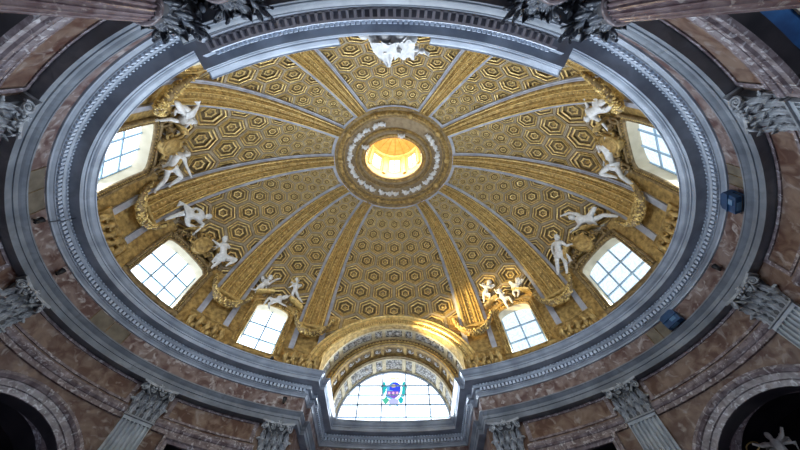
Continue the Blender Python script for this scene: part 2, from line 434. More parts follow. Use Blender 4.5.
for i in range(len(phs) - 1):
    a, b = phs[i], phs[i + 1]; mid = (a + b) / 2
    if b - a < 1e-3: continue
    if wall_open(mid) is not None:
        ea = wall_open(a + 1e-4 if a + 1e-4 < b else a); eb = wall_open(b - 1e-4)
        if ea is None: ea = 4.45
        if eb is None: eb = 4.45
        wall.add([wp(a, ea), wp(b, eb), wp(b, 8.82), wp(a, 8.82)], [(0, 1, 2, 3)])
        dp = -0.4 if (rectop(mid) and mid < 0 and bigarch(mid) is None and math.sin(R(mid)) < 0) else -0.7
        wall.add([wp(a, ea), wp(b, eb), wp(b, eb, dp), wp(a, ea, dp)], [(0, 1, 2, 3)], 1)   # soffit of the opening
    else:
        wall.add([wp(a, FLOOR), wp(b, FLOOR), wp(b, 8.82), wp(a, 8.82)], [(0, 1, 2, 3)])
for c in (21, 159, -21, -159):
    m = math.hypot(WA * math.sin(R(c)), WB * math.cos(R(c))); w = math.degrees(2.25 / m)
    for k in (-w, w): wall.add([wp(c + k, FLOOR), wp(c + k, 4.45), wp(c + k, 4.45, -0.7), wp(c + k, FLOOR, -0.7)], [(0, 1, 2, 3)], 1)
for c in (53, 127, -53, -127):
    for k in ((-6.2, 6.2) if c > 0 else (-8.6, 8.6)): wall.add([wp(c + k, FLOOR), wp(c + k, 7.42), wp(c + k, 7.42, -0.7 if c > 0 else -.4), wp(c + k, FLOOR, -0.7 if c > 0 else -.4)], [(0, 1, 2, 3)], 1)
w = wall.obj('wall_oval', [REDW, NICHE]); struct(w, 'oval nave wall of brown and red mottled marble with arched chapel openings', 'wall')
# entrance bay walls under the entablature
mb = MB()
bx, by = BAYX + 0.3, BAYY + 0.3
xe = WA * math.cos(R(69.6)); ye = WB * math.sin(R(69.6))
for s in (-1, 1):
    mb.add([(s * xe, ye, FLOOR), (s * bx, by, FLOOR), (s * bx, by, 8.82), (s * xe, ye, 8.82)], [(0, 1, 2, 3)])
mb.add([(-bx, by, 4.6), (bx, by, 4.6), (bx, by, 8.82), (-bx, by, 8.82)], [(0, 1, 2, 3)])
for s in (-1, 1): mb.add([(s * bx, by, FLOOR), (s * 1.8, by, FLOOR), (s * 1.8, by, 4.6), (s * bx, by, 4.6)], [(0, 1, 2, 3)])
struct(mb.obj('wall_entrance', REDW), 'marble walls of the entrance bay below the big lunette window', 'wall')
mb = MB(); mb.grid([arc_path(13.2, 9.8, 0, 360, 6) and [(13.2 * math.cos(R(q)), 9.8 * math.sin(R(q)) + 0.0, FLOOR) for q in range(0, 361, 6)], [(0, 0, FLOOR)] * 61])
mb.add([(-4.2, 9, FLOOR - .002), (4.2, 9, FLOOR - .002), (4.2, 11.7, FLOOR - .002), (-4.2, 11.7, FLOOR - .002)], [(0, 1, 2, 3)])
struct(clean(mb.obj('floor', FLOORM)), 'polished marble floor of the oval nave', 'floor')

# architrave soffit cover ring between wall and architrave is part of trim_1; string course and panel frames
def path_w(d0, d1, step=1.0, off=0.0):
    n = max(2, int(abs(d1 - d0) / step)); return [tuple(wp(d0 + (d1 - d0) * i / n, 0, off)[:2]) for i in range(n + 1)]
PILP = (0, 39.5, 66.0, 180, 140.5, 114.0, -39.0, -141.0)
bays = [(3.6, 36.3), (42.7, 62.6), (-35.8, -3.6), (-62.6, -42.2), (117.4, 137.3), (143.7, 176.4), (183.6, 215.8), (222.2, 242.6)]
P_STR = [(0.0, 7.44), (0.07, 7.45), (0.07, 7.60), (0.10, 7.62), (0.13, 7.70), (0.13, 7.76), (0.05, 7.78), (0.05, 7.88), (0.0, 7.90)]
mb = MB()
for a, b in bays: sweep(mb, path_w(a, b), P_STR)
struct(clean(mb.obj('trim_7', MOUL)), 'mauve marble string course running between the capitals', 'string course')
mb = MB()
for a, b in bays:
    for (z0, z1) in ((7.96, 8.04), (8.68, 8.78)): sweep(mb, path_w(a + .6, b - .6), [(0, z0), (0.035, z0), (0.035, z1), (0, z1)])
    for q in (a + .6, b - .6): 
        q2 = q + (0.9 if q < (a + b) / 2 else -0.9)
        pts = [wp(q, 7.96, 0.036), wp(q2, 7.96, 0.036), wp(q2, 8.78, 0.036), wp(q, 8.78, 0.036)]
        mb.add(pts, [(0, 1, 2, 3)])
struct(clean(mb.obj('trim_8', MOUL)), 'pale grey frames round the marble panels beneath the architrave', 'panel frame')

# arch mouldings of the four big chapels and frames of the four square chapels
def arch_moulding(c):
    m = math.hypot(WA * math.sin(R(c)), WB * math.cos(R(c)))
    prof = [(2.20, 0.0), (2.20, 0.05), (2.36, 0.06), (2.38, 0.10), (2.55, 0.11), (2.57, 0.15), (2.66, 0.19), (2.74, 0.19), (2.78, 0.10), (2.78, 0.0)]
    rows = []
    for i in range(41):
        a = math.pi * i / 40
        rows.append([wp(c + math.degrees(r * math.cos(a) / m), 4.45 + r * math.sin(a), h) for r, h in prof])
    mb = MB()
    mb.grid(rows, 0)
    for s in (1, -1):
        mb.grid([[wp(c + s * math.degrees(r / m), z, h) for r, h in prof] for z in (4.45, FLOOR)], 0)
    return mb
ARL = {21: 'stepped mauve marble arch of the chapel at the lower right', 159: 'stepped mauve marble arch of the chapel at the lower left',
       -21: 'stepped marble chapel arch on the upper right side', -159: 'stepped marble chapel arch on the upper left side'}
for k, c in enumerate((21, 159, -21, -159)):
    struct(clean(arch_moulding(c).obj('trim_%d' % (9 + k), MOUL)), ARL[c], 'arch moulding')
RCL = {53: 'mauve marble frame over the square chapel right of the lunette', 127: 'mauve marble frame over the square chapel left of the lunette',
       -53: 'mauve marble frame of the square chapel behind the right columns', -127: 'mauve marble frame of the square chapel behind the left columns'}
for k, c in enumerate((53, 127, -53, -127)):
    mb = MB()
    pr = [(0.0, 0.0), (0.0, 0.10), (0.10, 0.12), (0.14, 0.17), (0.24, 0.17), (0.26, 0.08), (0.28, 0.0)]
    rows = []
    m = math.hypot(WA * math.sin(R(c)), WB * math.cos(R(c)))
    def rp(q, z, r, h): return wp(q, z, h)
    hw_ = 6.2 if c > 0 else 8.6; left = c - hw_; right_ = c + hw_
    rows.append([wp(left - math.degrees(r / m), FLOOR, h) for r, h in pr]); rows.append([wp(left - math.degrees(r / m), 7.38 + r * 0.3, h) for r, h in pr])
    for i in range(9): 
        q = left + (right_ - left) * i / 8; rows.append([wp(q + (math.degrees(r / m) * (-1 if i == 0 else 1 if i == 8 else 0)), 7.18 + r, h) for r, h in pr])
    rows.pop(1)
    rows.append([wp(right_ + math.degrees(r / m), FLOOR, h) for r, h in pr])
    mb.grid(rows, 0)
    struct(clean(mb.obj('trim_%d' % (13 + k), MOUL)), RCL[c], 'door frame')

# chapels behind the openings
def chapel(c, halfw, top, depth, vault):
    p = wp(c, 0); n = Vector((math.cos(R(c)) / WA, math.sin(R(c)) / WB, 0)).normalized(); t = Vector((-n.y, n.x, 0))
    M = Matrix(((t.x, n.x, 0, p.x), (t.y, n.y, 0, p.y), (0, 0, 1, 0), (0, 0, 0, 1)))
    mb = MB(); W = halfw + 0.5
    prof = [(-W, FLOOR)] + ([(-W * math.cos(math.pi * i / 16), top - W + W * math.sin(math.pi * i / 16)) for i in range(17)] if vault else [(-W, top), (W, top)]) + [(W, FLOOR)]
    y0, y1 = (0.62 if halfw != 1.5 else 0.36), depth
    mb.grid([[M @ Vector((x, y, z)) for x, z in prof] for y in (y0, y1)], 0, vault)
    mb.add([M @ Vector((x, y1, z)) for x, z in prof], [list(range(len(prof)))])
    return mb, M
CHL = {21: 'dark vaulted chapel seen through the lower right arch', 159: 'dark vaulted chapel seen through the lower left arch',
       -21: 'dark vaulted chapel on the upper right side', -159: 'dark vaulted chapel on the upper left side',
       53: 'dark square chapel right of the lunette', 127: 'dark square chapel left of the lunette',
       -53: 'dark chapel behind the right altar columns', -127: 'dark chapel behind the left altar columns'}
CHNAME = {21: 'wall_chapel_lower_right', 159: 'wall_chapel_lower_left', -21: 'wall_chapel_upper_right', -159: 'wall_chapel_upper_left',
          53: 'wall_chapel_right_of_entrance', 127: 'wall_chapel_left_of_entrance', -53: 'wall_chapel_right_of_altar', -127: 'wall_chapel_left_of_altar'}
CHM = {}
for c in (21, 159, -21, -159):
    mb, M = chapel(c, 2.25, 7.3, 3.2, True); CHM[c] = M
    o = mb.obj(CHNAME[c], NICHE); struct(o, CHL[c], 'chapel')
    # inner arch on the chapel's back wall
    a = MB()
    a.grid([[M @ Vector((r * math.cos(math.pi * i / 30), y, 4.75 + r * math.sin(math.pi * i / 30))) for r, y in ((2.2, 1.25), (2.2, 0.95), (2.28, 0.90), (2.36, 0.95), (2.42, 1.25))] for i in range(31)], 0)
    a.obj('inner_arch', MOUL, o)
for c in (53, 127, -53, -127):
    mb, M = chapel(c, 1.05 if c > 0 else 1.5, 7.7 if c > 0 else 7.48, 3.0, False); CHM[c] = M
    if c < 0:
        mb.m[1 if False else 0] = 0
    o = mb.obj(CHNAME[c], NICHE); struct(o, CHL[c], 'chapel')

# blue and cream banded ceilings of the two chapels beside the altar and light inside the chapels
for c in (-53, -127):
    M = CHM[c]; ob = bpy.data.objects[CHNAME[c]]
    f = MB(); f.add([M @ Vector(p) for p in ((-1.9, 0.38, 7.46), (1.9, 0.38, 7.46), (1.9, 0.74, 7.46), (-1.9, 0.74, 7.46))], [(0, 1, 2, 3)]); f.obj('blue_ceiling_band', BLUEBAND, ob)
    f = MB()
    f.add([M @ Vector(p) for p in ((-1.9, 0.80, 7.45), (1.9, 0.80, 7.45), (1.9, 2.95, 7.45), (-1.9, 2.95, 7.45))], [(0, 1, 2, 3)])
    for j in range(15): f.box((-1.8 + j * .25, 1.9, 7.42), (.05, 1.0, .03), M)
    f.box((0, 0.77, 7.43), (1.9, .03, .04), M); f.obj('coffered_ceiling', CREAM, ob)
    p = M @ Vector((0, 2.4, 4.5)); area('chapel_daylight', p, M @ Vector((0, 1.6, 7.7)), 1.0, 0.8, 60, (0.75, 0.86, 1.0))
for c in (21, 159, -21, -159):
    M = CHM[c]; p = M @ Vector((0, 1.15, 2.6)); area('chapel_daylight', p, M @ Vector((0.2, 1.2, 6.4)), 1.6, 1.0, {21: 20, 159: 14}.get(c, 14), (0.72, 0.82, 1.0))

# ------------------------------------------------------------------ capitals, pilasters, columns
def leaf(mb, M, x0, w, z0, h, out0, curl, mi=0):
    """acanthus leaf with serrated lobes: springs at z0, leans outward and curls over at its tip; local y = outward"""
    rows = []
    n = 12
    for i in range(n):
        t = i / (n - 1)
        if t < 0.75: zz = z0 + h * t / 0.75 * 0.95; yy = out0 + curl * (t / 0.75) ** 2.6 * 0.75
        else:
            a = (t - 0.75) / 0.25 * 2.6; zz = z0 + h * (0.95 + 0.10 * math.sin(a) - 0.09 * (1 - math.cos(a))); yy = out0 + curl * (0.75 + 0.28 * (1 - math.cos(a)) * 0.9)
        env = (0.42 + 0.62 * math.sin(math.pi * min(1, t * 0.95 + 0.10)))
        ww = w * env * (1.12 if i % 3 == 1 else 0.78 if i % 3 == 2 else 0.98)
        row = []
        for k in (-1, -0.72, -0.45, -0.12, 0, 0.12, 0.45, 0.72, 1):
            row.append((x0 + k * ww / 2, yy - 0.055 * abs(k) ** 1.3 + (0.025 if abs(k) < .2 else 0) + (0.018 if abs(abs(k) - .72) < .01 else 0), zz - 0.03 * abs(k) * (i % 3 == 1)))
        rows.append(row)
    back = [[(x, y - 0.025, z - 0.01) for x, y, z in r] for r in rows]
    for rr in (rows, back):
        mb.grid([[M @ Vector(p) for p in r] for r in rr], mi, False)
def volute(mb, M, c, r, wd, face):
    """spiral scroll; face = direction angle of the scroll's plane"""
    pts = []
    for i in range(26):
        a = i / 25 * 2 * math.pi * 1.9; q = r * (1 - i / 25 * 0.82)
        pts.append(Vector((math.cos(a) * q, 0, math.sin(a) * q)))
    rot = Matrix.Rotation(face, 3, 'Z')
    mb.tube([M @ (Vector(c) + rot @ p) for p in pts], [wd * (1 - 0.5 * i / 25) for i in range(26)], 0, 6)
    mb.ball(c, r * 0.28, M, 0, 6, 4)
def capital_flat(w, z0, z1, dep):
    mb = MB(); I = Matrix.Identity(4); H = z1 - z0
    # bell
    rows = []
    for i in range(7):
        t = i / 6; ww = w / 2 * (0.97 + 0.10 * t ** 3); d = dep * (1.0 + 0.25 * t ** 2)
        rows.append([(-ww, 0, z0 + H * 0.88 * t), (-ww, d, z0 + H * 0.88 * t), (ww, d, z0 + H * 0.88 * t), (ww, 0, z0 + H * 0.88 * t)])
    mb.grid(rows, 1)
    mb.grid([[(-w / 2 * .99, 0, z), (-w / 2 * .99 - o, dep + o, z), (w / 2 * .99 + o, dep + o, z), (w / 2 * .99, 0, z)] for z, o in ((z0 - .07, 0), (z0 - .06, .05), (z0 - .01, .05), (z0, 0))])
    for k in range(4): leaf(mb, I, (k - 1.5) * w * 0.265, w * 0.22, z0 + 0.0, H * 0.36, dep + .03, 0.19)
    for k in range(5): leaf(mb, I, (k - 2) * w * 0.235, w * 0.20, z0 + H * 0.26, H * 0.36, dep + 0.05, 0.25)
    for s in (-1, 1):
        leaf(mb, Matrix.Translation((s * w / 2, dep * .4, 0)) @ Matrix.Rotation(-s * R(70), 4, 'Z'), 0, w * 0.25, z0 + H * 0.05, H * 0.45, 0, 0.16)
        volute(mb, I, (s * w * 0.50, dep + 0.20, z0 + H * 0.78), H * 0.135, 0.04, s * R(-40))
        volute(mb, I, (s * w * 0.17, dep + 0.10, z0 + H * 0.80), H * 0.08, 0.026, 0)
        mb.tube([(s * w * 0.1, dep, z0 + H * .5), (s * w * 0.25, dep + .08, z0 + H * .66), (s * w * .42, dep + .14, z0 + H * .86)], [.05, .05, .04], 0, 6)
    for k in range(-2, 3): mb.ball((k * w * 0.12, dep + 0.16, z0 + H * 0.86), (0.05, 0.04, 0.045), None, 0, 6, 4)
    # abacus with concave front and flower
    poly = []
    for i in range(9):
        x = -1 + i / 4; poly.append((x * w * 0.66, dep + 0.26 - 0.13 * (1 - x * x)))
    poly += [(w * 0.62, 0), (-w * 0.62, 0)]
    ab = MB(); ab.prism(poly, z0 + H * 0.92, z1 - 0.005)
    mb.ball((0, dep + 0.16, z0 + H * 0.94), (0.10, 0.06, 0.09), None, 0, 8, 5)
    for k in range(5): mb.ball((0.08 * math.cos(k * 1.257), dep + 0.19, z0 + H * 0.94 + 0.08 * math.sin(k * 1.257)), (.04, .03, .04), None, 0, 6, 3)
    return mb, ab
def shaft_flat(w, z0, z1, dep, nf=7):
    prof = [(-w / 2, 0), (-w / 2, dep)]
    fw_ = w / (nf + 0.6 * (nf + 1) / 1.0 * 0.62); g = fw_ * 0.40
    x = -w / 2 + (w - nf * fw_ - (nf - 1) * g) / 2
    for k in range(nf):
        prof.append((x, dep))
        for i in range(1, 6):
            a = math.pi * i / 6; prof.append((x + fw_ / 2 - fw_ / 2 * math.cos(a), dep - 0.085 * math.sin(a)))
        prof.append((x + fw_, dep)); x += fw_ + g
    prof += [(w / 2, dep), (w / 2, 0)]
    mb = MB(); mb.grid([[(a, b, z0) for a, b in prof], [(a, b, z1 - 0.10) for a, b in prof]])
    mb.box((0, dep / 2, z1 - 0.05), (w / 2, dep / 2, 0.05))
    return mb
def pil_matrix(deg, off=0.0):
    p = wp(deg, 0, off); n = -Vector((math.cos(R(deg)) / WA, math.sin(R(deg)) / WB, 0)).normalized(); t = Vector((n.y, -n.x, 0))
    return Matrix(((t.x, n.x, 0, p.x), (t.y, n.y, 0, p.y), (0, 0, 1, 0), (0, 0, 0, 1)))
PW, PZ = 1.0, 7.60
p0 = empty('pilaster', Matrix.Translation((0, 0, FLOOR)))
T0 = Matrix.Translation((0, 0, -FLOOR))
o = shaft_flat(PW, FLOOR, PZ - 0.07, 0.16).obj('shaft', PIL, p0, T0)
_mb, _ab = capital_flat(PW, PZ, 8.80, 0.16); o = _mb.obj('capital', [CAPM, BELL], p0, T0); _ab.obj('abacus', CAPM, o)
pil_labels = {0: 'fluted grey pilaster at the right end of the oval, beside the right arch', 39.5: 'fluted grey pilaster at lower right between square chapel and big arch',
              66.0: 'fluted grey pilaster just right of the lunette bay', 114.0: 'fluted grey pilaster just left of the lunette bay',
              140.5: 'pale fluted pilaster at lower left between square chapel and big arch', 180: 'fluted grey pilaster at the left end of the oval',
              -39.0: 'dark pilaster capital on the upper right wall near the frame edge', -141.0: 'dark pilaster capital on the upper left wall near the frame edge'}
PA = {0: 3.4, 180: 176.8}
first = True
for d_, lab in pil_labels.items():
    q = p0 if first else copy_tree(p0)
    first = False
    m_ = pil_matrix(PA.get(d_, d_)); m_.translation.z = FLOOR; q.matrix_world = m_
    tag(q, lab, 'pilaster', 'pilasters round the nave wall')

def capital_round(r, z0, z1):
    mb = MB(); H = z1 - z0; N = 24
    mb.grid([[(rr * math.cos(2 * math.pi * k / N), rr * math.sin(2 * math.pi * k / N), z0 + H * t) for k in range(N)] for t, rr in ((0, r), (.3, r), (.6, r * 1.05), (.8, r * 1.15), (.9, r * 1.35))], 1, True, True)
    for row, (n, zz, h, c, w) in enumerate(((8, 0.0, 0.38, 0.20, 0.25), (8, 0.26, 0.40, 0.27, 0.24))):
        for k in range(n):
            a = 2 * math.pi * (k + 0.5 * row) / n
            M = Matrix.Rotation(a, 4, 'Z'); leaf(mb, M, 0, w, z0 + H * zz, H * h, r * 1.0, c)
    for k in range(4):
        a = math.pi / 4 + k * math.pi / 2; M = Matrix.Rotation(a - math.pi / 2, 4, 'Z')
        volute(mb, M, (0.0, r + 0.34, z0 + H * 0.80), H * 0.15, 0.045, R(90))
        for s in (-1, 1): volute(mb, M, (s * .12, r + 0.24, z0 + H * 0.80), H * 0.13, 0.035, s * R(60))
        mb.tube([M @ Vector(p) for p in ((0, r, z0 + H * .5), (0, r + .12, z0 + H * .7), (0, r + .32, z0 + H * .93))], [.06, .06, .05], 0, 6)
        M2 = Matrix.Rotation(k * math.pi / 2, 4, 'Z')
        mb.ball((0, r + 0.16, z0 + H * 0.94), (0.11, 0.07, 0.10), M2, 0, 8, 5)
        for s in (-1, 1): volute(mb, M2, (s * .16, r + 0.12, z0 + H * 0.80), H * 0.09, 0.03, 0)
    poly = []
    for k in range(4):
        for i in range(7):
            x = -1 + i / 3; q = Matrix.Rotation(k * math.pi / 2, 3, 'Z') @ Vector((x * r * 1.42, -(r * 1.42 - 0.17 * (1 - x * x)), 0)); poly.append((q.x, q.y))
    ab = MB(); ab.prism(poly, z0 + H * 0.91, z1)
    return mb, ab
def column_shaft(r0, r1, z0, z1, nf=24):
    mb = MB(); rows = []
    for i in range(13):
        t = i / 12; z = z0 + (z1 - z0) * t; r = r0 - (r0 - r1) * max(0, (t - 0.25) / 0.75) ** 1.6
        row = []
        for k in range(nf):
            for j, dd in ((0.0, 0), (0.22, 0), (0.34, .5), (0.61, 1.0), (0.88, .5)):
                a = 2 * math.pi * (k + j) / nf; q = r - 0.035 * dd
                row.append((q * math.cos(a), q * math.sin(a), z))
        rows.append(row)
    mb.grid(rows, 0, False, True)
    return mb
def ring_mould(prof, N=32):
    mb = MB(); mb.grid([[(r * math.cos(2 * math.pi * k / N), r * math.sin(2 * math.pi * k / N), z) for k in range(N)] for r, z in prof], 0, True, True); return mb
c0 = empty('fluted_column', Matrix.Identity(4))
column_shaft(0.50, 0.36, 0.6 , 7.46 - FLOOR).obj('shaft', COLM, c0)
ring_mould([(0.36, 7.44 - FLOOR), (0.40, 7.46 - FLOOR), (0.43, 7.51 - FLOOR), (0.40, 7.56 - FLOOR), (0.385, 7.57 - FLOOR), (0.385, 7.62 - FLOOR), (0.37, 7.64 - FLOOR)]).obj('astragal', MOUL, c0)
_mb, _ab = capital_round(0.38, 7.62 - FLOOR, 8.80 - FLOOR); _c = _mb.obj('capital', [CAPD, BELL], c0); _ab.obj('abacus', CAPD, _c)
ring_mould([(0.80, 0.0), (0.80, 0.22), (0.74, 0.24), (0.76, 0.32), (0.72, 0.40), (0.62, 0.42), (0.60, 0.48), (0.66, 0.52), (0.64, 0.58), (0.57, 0.61)]).obj('column_base', PIL, c0)
colpos = [(-4.42, -7.36, 'outer fluted marble column left of the altar, shaft crossing the top left corner'), (4.68, -7.30, 'outer fluted marble column right of the altar, shaft crossing the top right corner'),
          (-2.95, -7.72, 'inner altar column on the left, only its dark capital in view'), (3.35, -7.66, 'inner altar column on the right, only its dark capital in view')]
for i, (x, y, lab) in enumerate(colpos):
    q = c0 if i == 0 else copy_tree(c0)
    q.location = (x, y, FLOOR); tag(q, lab, 'column', 'columns of the altar front')

# ------------------------------------------------------------------ drum wall, windows
WINS = {}   # centre angle -> (half angle, name)
for c, h in ((20.9, 8.0), (53.6, 4.9), (-20.9, 8.0), (-53.6, 4.9)):
    WINS[c] = h; WINS[180 - c] = h
WZ0, WZC, WZT = 11.92, 14.55, 14.90
def wtop(ph, c, h):
    x = ((ph - c + 180) % 360 - 180) / h
    return WZC + (WZT - WZC) * math.sqrt(max(0, 1 - x * x * 0.999))
def win_at(ph):
    for c, h in WINS.items():
        if abs((ph - c + 180) % 360 - 180) < h - 1e-6: return c, h
    return None
ZTOP = 15.35
RAIL = empty('ceiling', Matrix.Translation((0, 0, Z0)))
struct(RAIL, 'gilded oval dome with ten ribs and hexagonal coffers', 'dome')
def ceil_child(mb, name, mats, parent=None, do_clean=False):
    o = mb.obj(name, mats)
    if do_clean: clean(o)
    o.parent = parent or RAIL
    if parent is None: o.matrix_parent_inverse = RAIL.matrix_world.inverted()
    return o
ARC_C, ARC_R = 11.2, 4.15
def push_arch(p):
    """keep the dome surface outside the entrance arch"""
    if p.y > 4 and abs(p.x) < ARC_R + 0.5:
        dz = p.z - ARC_C; r = math.hypot(p.x, dz)
        if r < ARC_R and dz > -0.5:
            k = ARC_R / max(r, 1e-3); x = p.x * k; z = ARC_C + dz * k
            s = s_of_z(z); a = A0 + (FA - A0) * s; b = B0 + (FB - B0) * s
            return Vector((x, b * math.sqrt(max(0, 1 - (x / a) ** 2)) + (p - p).length, z))
    return p
drum = MB()
ds = set(float(k) for k in range(0, 360, 2))
for c, h in WINS.items():
    for k in (-1, 1): ds.add(round((c + k * h) % 360, 4))
ds = sorted(ds) + [360.0]
zs_full = [11.0, 11.92, 12.6, 13.3, 13.9, 14.3, 14.7, 15.05, ZTOP]
for i in range(len(ds) - 1):
    a, b = ds[i], ds[i + 1]; mid = (a + b) / 2
    if b - a < 1e-3: continue
    if 67 < mid < 113:
        n = 3
        for k in range(n):
            aa = a + (b - a) * k / n; bb = a + (b - a) * (k + 1) / n
            xm = FA * math.cos(R((aa + bb) / 2))
            for z0, z1 in zip(zs_full[:-1], zs_full[1:]):
                P_ = [sz(aa, z0), sz(bb, z0), sz(bb, z1), sz(aa, z1)]
                if all(math.hypot(p.x, p.z - ARC_C) < ARC_R for p in P_): continue
                drum.add([push_arch(p) for p in P_], [(0, 1, 2, 3)])
        continue
    w_ = win_at(mid)
    if w_:
        c, h = w_; n = 2 if b - a > 1 else 1
        n = max(1, int((b - a) / 0.5))
        for k in range(n):
            aa = a + (b - a) * k / n; bb = a + (b - a) * (k + 1) / n
            ta, tb = wtop(aa, c, h), wtop(bb, c, h)
            drum.add([sz(aa, 11.0), sz(bb, 11.0), sz(bb, WZ0), sz(aa, WZ0)], [(0, 1, 2, 3)])
            drum.add([sz(aa, ta), sz(bb, tb), sz(bb, ZTOP), sz(aa, ZTOP)], [(0, 1, 2, 3)])
    else:
        for z0, z1 in zip(zs_full[:-1], zs_full[1:]):
            drum.add([sz(a, z0), sz(b, z0), sz(b, z1), sz(a, z1)], [(0, 1, 2, 3)])
ceil_child(drum, 'drum_wall', GOLD, None, True)

LABW = {20.9: 'large daylit window at the lower right, nine panes', 53.6: 'small arched daylit window at the bottom right of the dome',
        -20.9: 'daylit window at the upper right, cut by the cornice', -53.6: 'window hidden behind the altar cornice on the right',
        159.1: 'large daylit window at the lower left, nine panes', 126.4: 'small arched daylit window at the bottom left of the dome',
        200.9: 'daylit window at the upper left, cut by the cornice', 233.6: 'window hidden behind the altar cornice on the left'}
WOFF = -0.50
def window(idx, c, h):
    root = empty('window_%d' % idx, frame_at(c, 13.4)); Mi = root.matrix_world.inverted()
    L = lambda ph, z, off=0.0: Mi @ surf_flat(ph, z, off)
    def surf_flat(ph, z, off):  # vertical-plane offsets so that reveals are horizontal
        s = s_of_z(z); a = A0 + (FA - A0) * s; b = B0 + (FB - B0) * s
        n = Vector((math.cos(R(c)) / FA, math.sin(R(c)) / FB, 0)).normalized()
        return Vector((a * math.cos(R(ph)), b * math.sin(R(ph)), z)) - n * off
    struct(root, LABW[round(c, 1)], 'window')
    n = 16; top = [(c - h + 2 * h * i / n) for i in range(n + 1)]
    edge = [(c - h, WZ0)] + [(q, wtop(q, c, h)) for q in top] + [(c + h, WZ0)]
    edge = [(c - h, WZ0), (c - h, 12.8), (c - h, 13.7)] + [(q, wtop(q, c, h)) for q in top] + [(c + h, 13.7), (c + h, 12.8), (c + h, WZ0)]
    # glass plane: flat, 0.5 m outside the wall
    nrm = Vector((math.cos(R(c)) / FA, math.sin(R(c)) / FB, 0)).normalized()
    pc = Vector((FA * math.cos(R(c)), FB * math.sin(R(c)), 0)) + nrm * 0.37
    def onplane(p):
        q = p + nrm * ((pc - p).dot(nrm)); q.z = p.z; return q
    inner = [surf_flat(a, z, 0.0) for a, z in edge]
    outer = [onplane(p) for p in inner]
    mb = MB(); mb.grid([[Mi @ p for p in inner + [inner[0]]], [Mi @ p for p in outer + [outer[0]]]])
    mb.obj('reveal', CREAM, root)
    g = MB(); g.add([Mi @ p for p in outer], [list(range(len(outer)))]); gl = g.obj('glass', GLASSR if math.cos(R(c)) > 0 else GLASS, root)
    # glazing bars
    t = Vector((-nrm.y, nrm.x, 0))
    xs_ = [p.dot(t) for p in outer]; x0, x1 = min(xs_), max(xs_)
    cc = pc.dot(t); nx = 3 if h > 6 else 2; nz = 3
    b = MB()
    def pt(x, z, d): return Mi @ (t * x + nrm * (pc.dot(nrm) - d) + Vector((0, 0, z)))
    def bar(xa, za, xb, zb, w=0.042):
        if abs(xa - xb) < 1e-6: cs = [(xa - w, za), (xa + w, za), (xa + w, zb), (xa - w, zb)]
        else: cs = [(xa, za - w), (xb, za - w), (xb, za + w), (xa, za + w)]
        b.add([pt(x, z, 0.02) for x, z in cs] + [pt(x, z, 0.07) for x, z in cs], [(0, 1, 2, 3), (7, 6, 5, 4), (0, 4, 5, 1), (1, 5, 6, 2), (2, 6, 7, 3), (3, 7, 4, 0)])
    zt = lambda x: WZC + (WZT - WZC) * math.sqrt(max(0, 1 - ((x - (x0 + x1) / 2) / ((x1 - x0) / 2)) ** 2))
    for k in range(1, nx): x = x0 + (x1 - x0) * k / nx; bar(x, WZ0, x, zt(x))
    for k in range(1, nz): z = WZ0 + (14.7 - WZ0) * k / nz; bar(x0, z, x1, z)
    for x in (x0 + .02, x1 - .02): bar(x, WZ0, x, WZC)
    bar(x0, WZ0 + .02, x1, WZ0 + .02)
    b.obj('glazing_bar', IRON, root)
    # moulded gilded surround
    prof = [(0.0, -0.02), (0.0, 0.07), (0.05, 0.10), (0.10, 0.06), (0.20, 0.06), (0.22, 0.13), (0.30, 0.15), (0.34, 0.10), (0.34, 0.0)]
    m = metric(1.0, R(c)); fr = MB(); rows = []
    eo = []
    for i, (a, z) in enumerate(edge):
        x = R(a - c) * m; hx = R(h) * m
        if i < 3: dx, dz = -1, 0
        elif i > len(edge) - 4: dx, dz = 1, 0
        else:
            u_ = x / hx; dx, dz = u_ * 0.9, 1.0
            if i == 3: dx, dz = -1, 1
            if i == len(edge) - 4: dx, dz = 1, 1
        rows.append([Mi @ sz(c + math.degrees((x + dx * r) / m), z + dz * r, hh) for r, hh in prof])
    fr.grid(rows)
    zb = WZ0
    fr.grid([[Mi @ sz(c + sg * (h + math.degrees(0.34 / m)), zb - r, hh) for r, hh in prof] for sg in (-1, -0.5, 0, 0.5, 1)])
    sur = clean(fr.obj('surround', GOLDD if h > 6 else GOLD, root))
    # bead ornament round the surround
    bd = MB()
    for i in range(len(rows) - 1):
        pA = (rows[i][4] + rows[i][3]) / 2; pB = (rows[i + 1][4] + rows[i + 1][3]) / 2; k = max(1, int((pB - pA).length / 0.11))
        for j in range(k): bd.ball(pA.lerp(pB, (j + .5) / k) + Vector((0, 0, 0.02)), 0.035, None, 0, 6, 3)
    bd.obj('bead_moulding', GOLD2, sur)
    return root, Mi
WROOT = {}
idx = 1
for c, h in WINS.items():
    WROOT[round(c, 1)] = window(idx, c, h); idx += 1

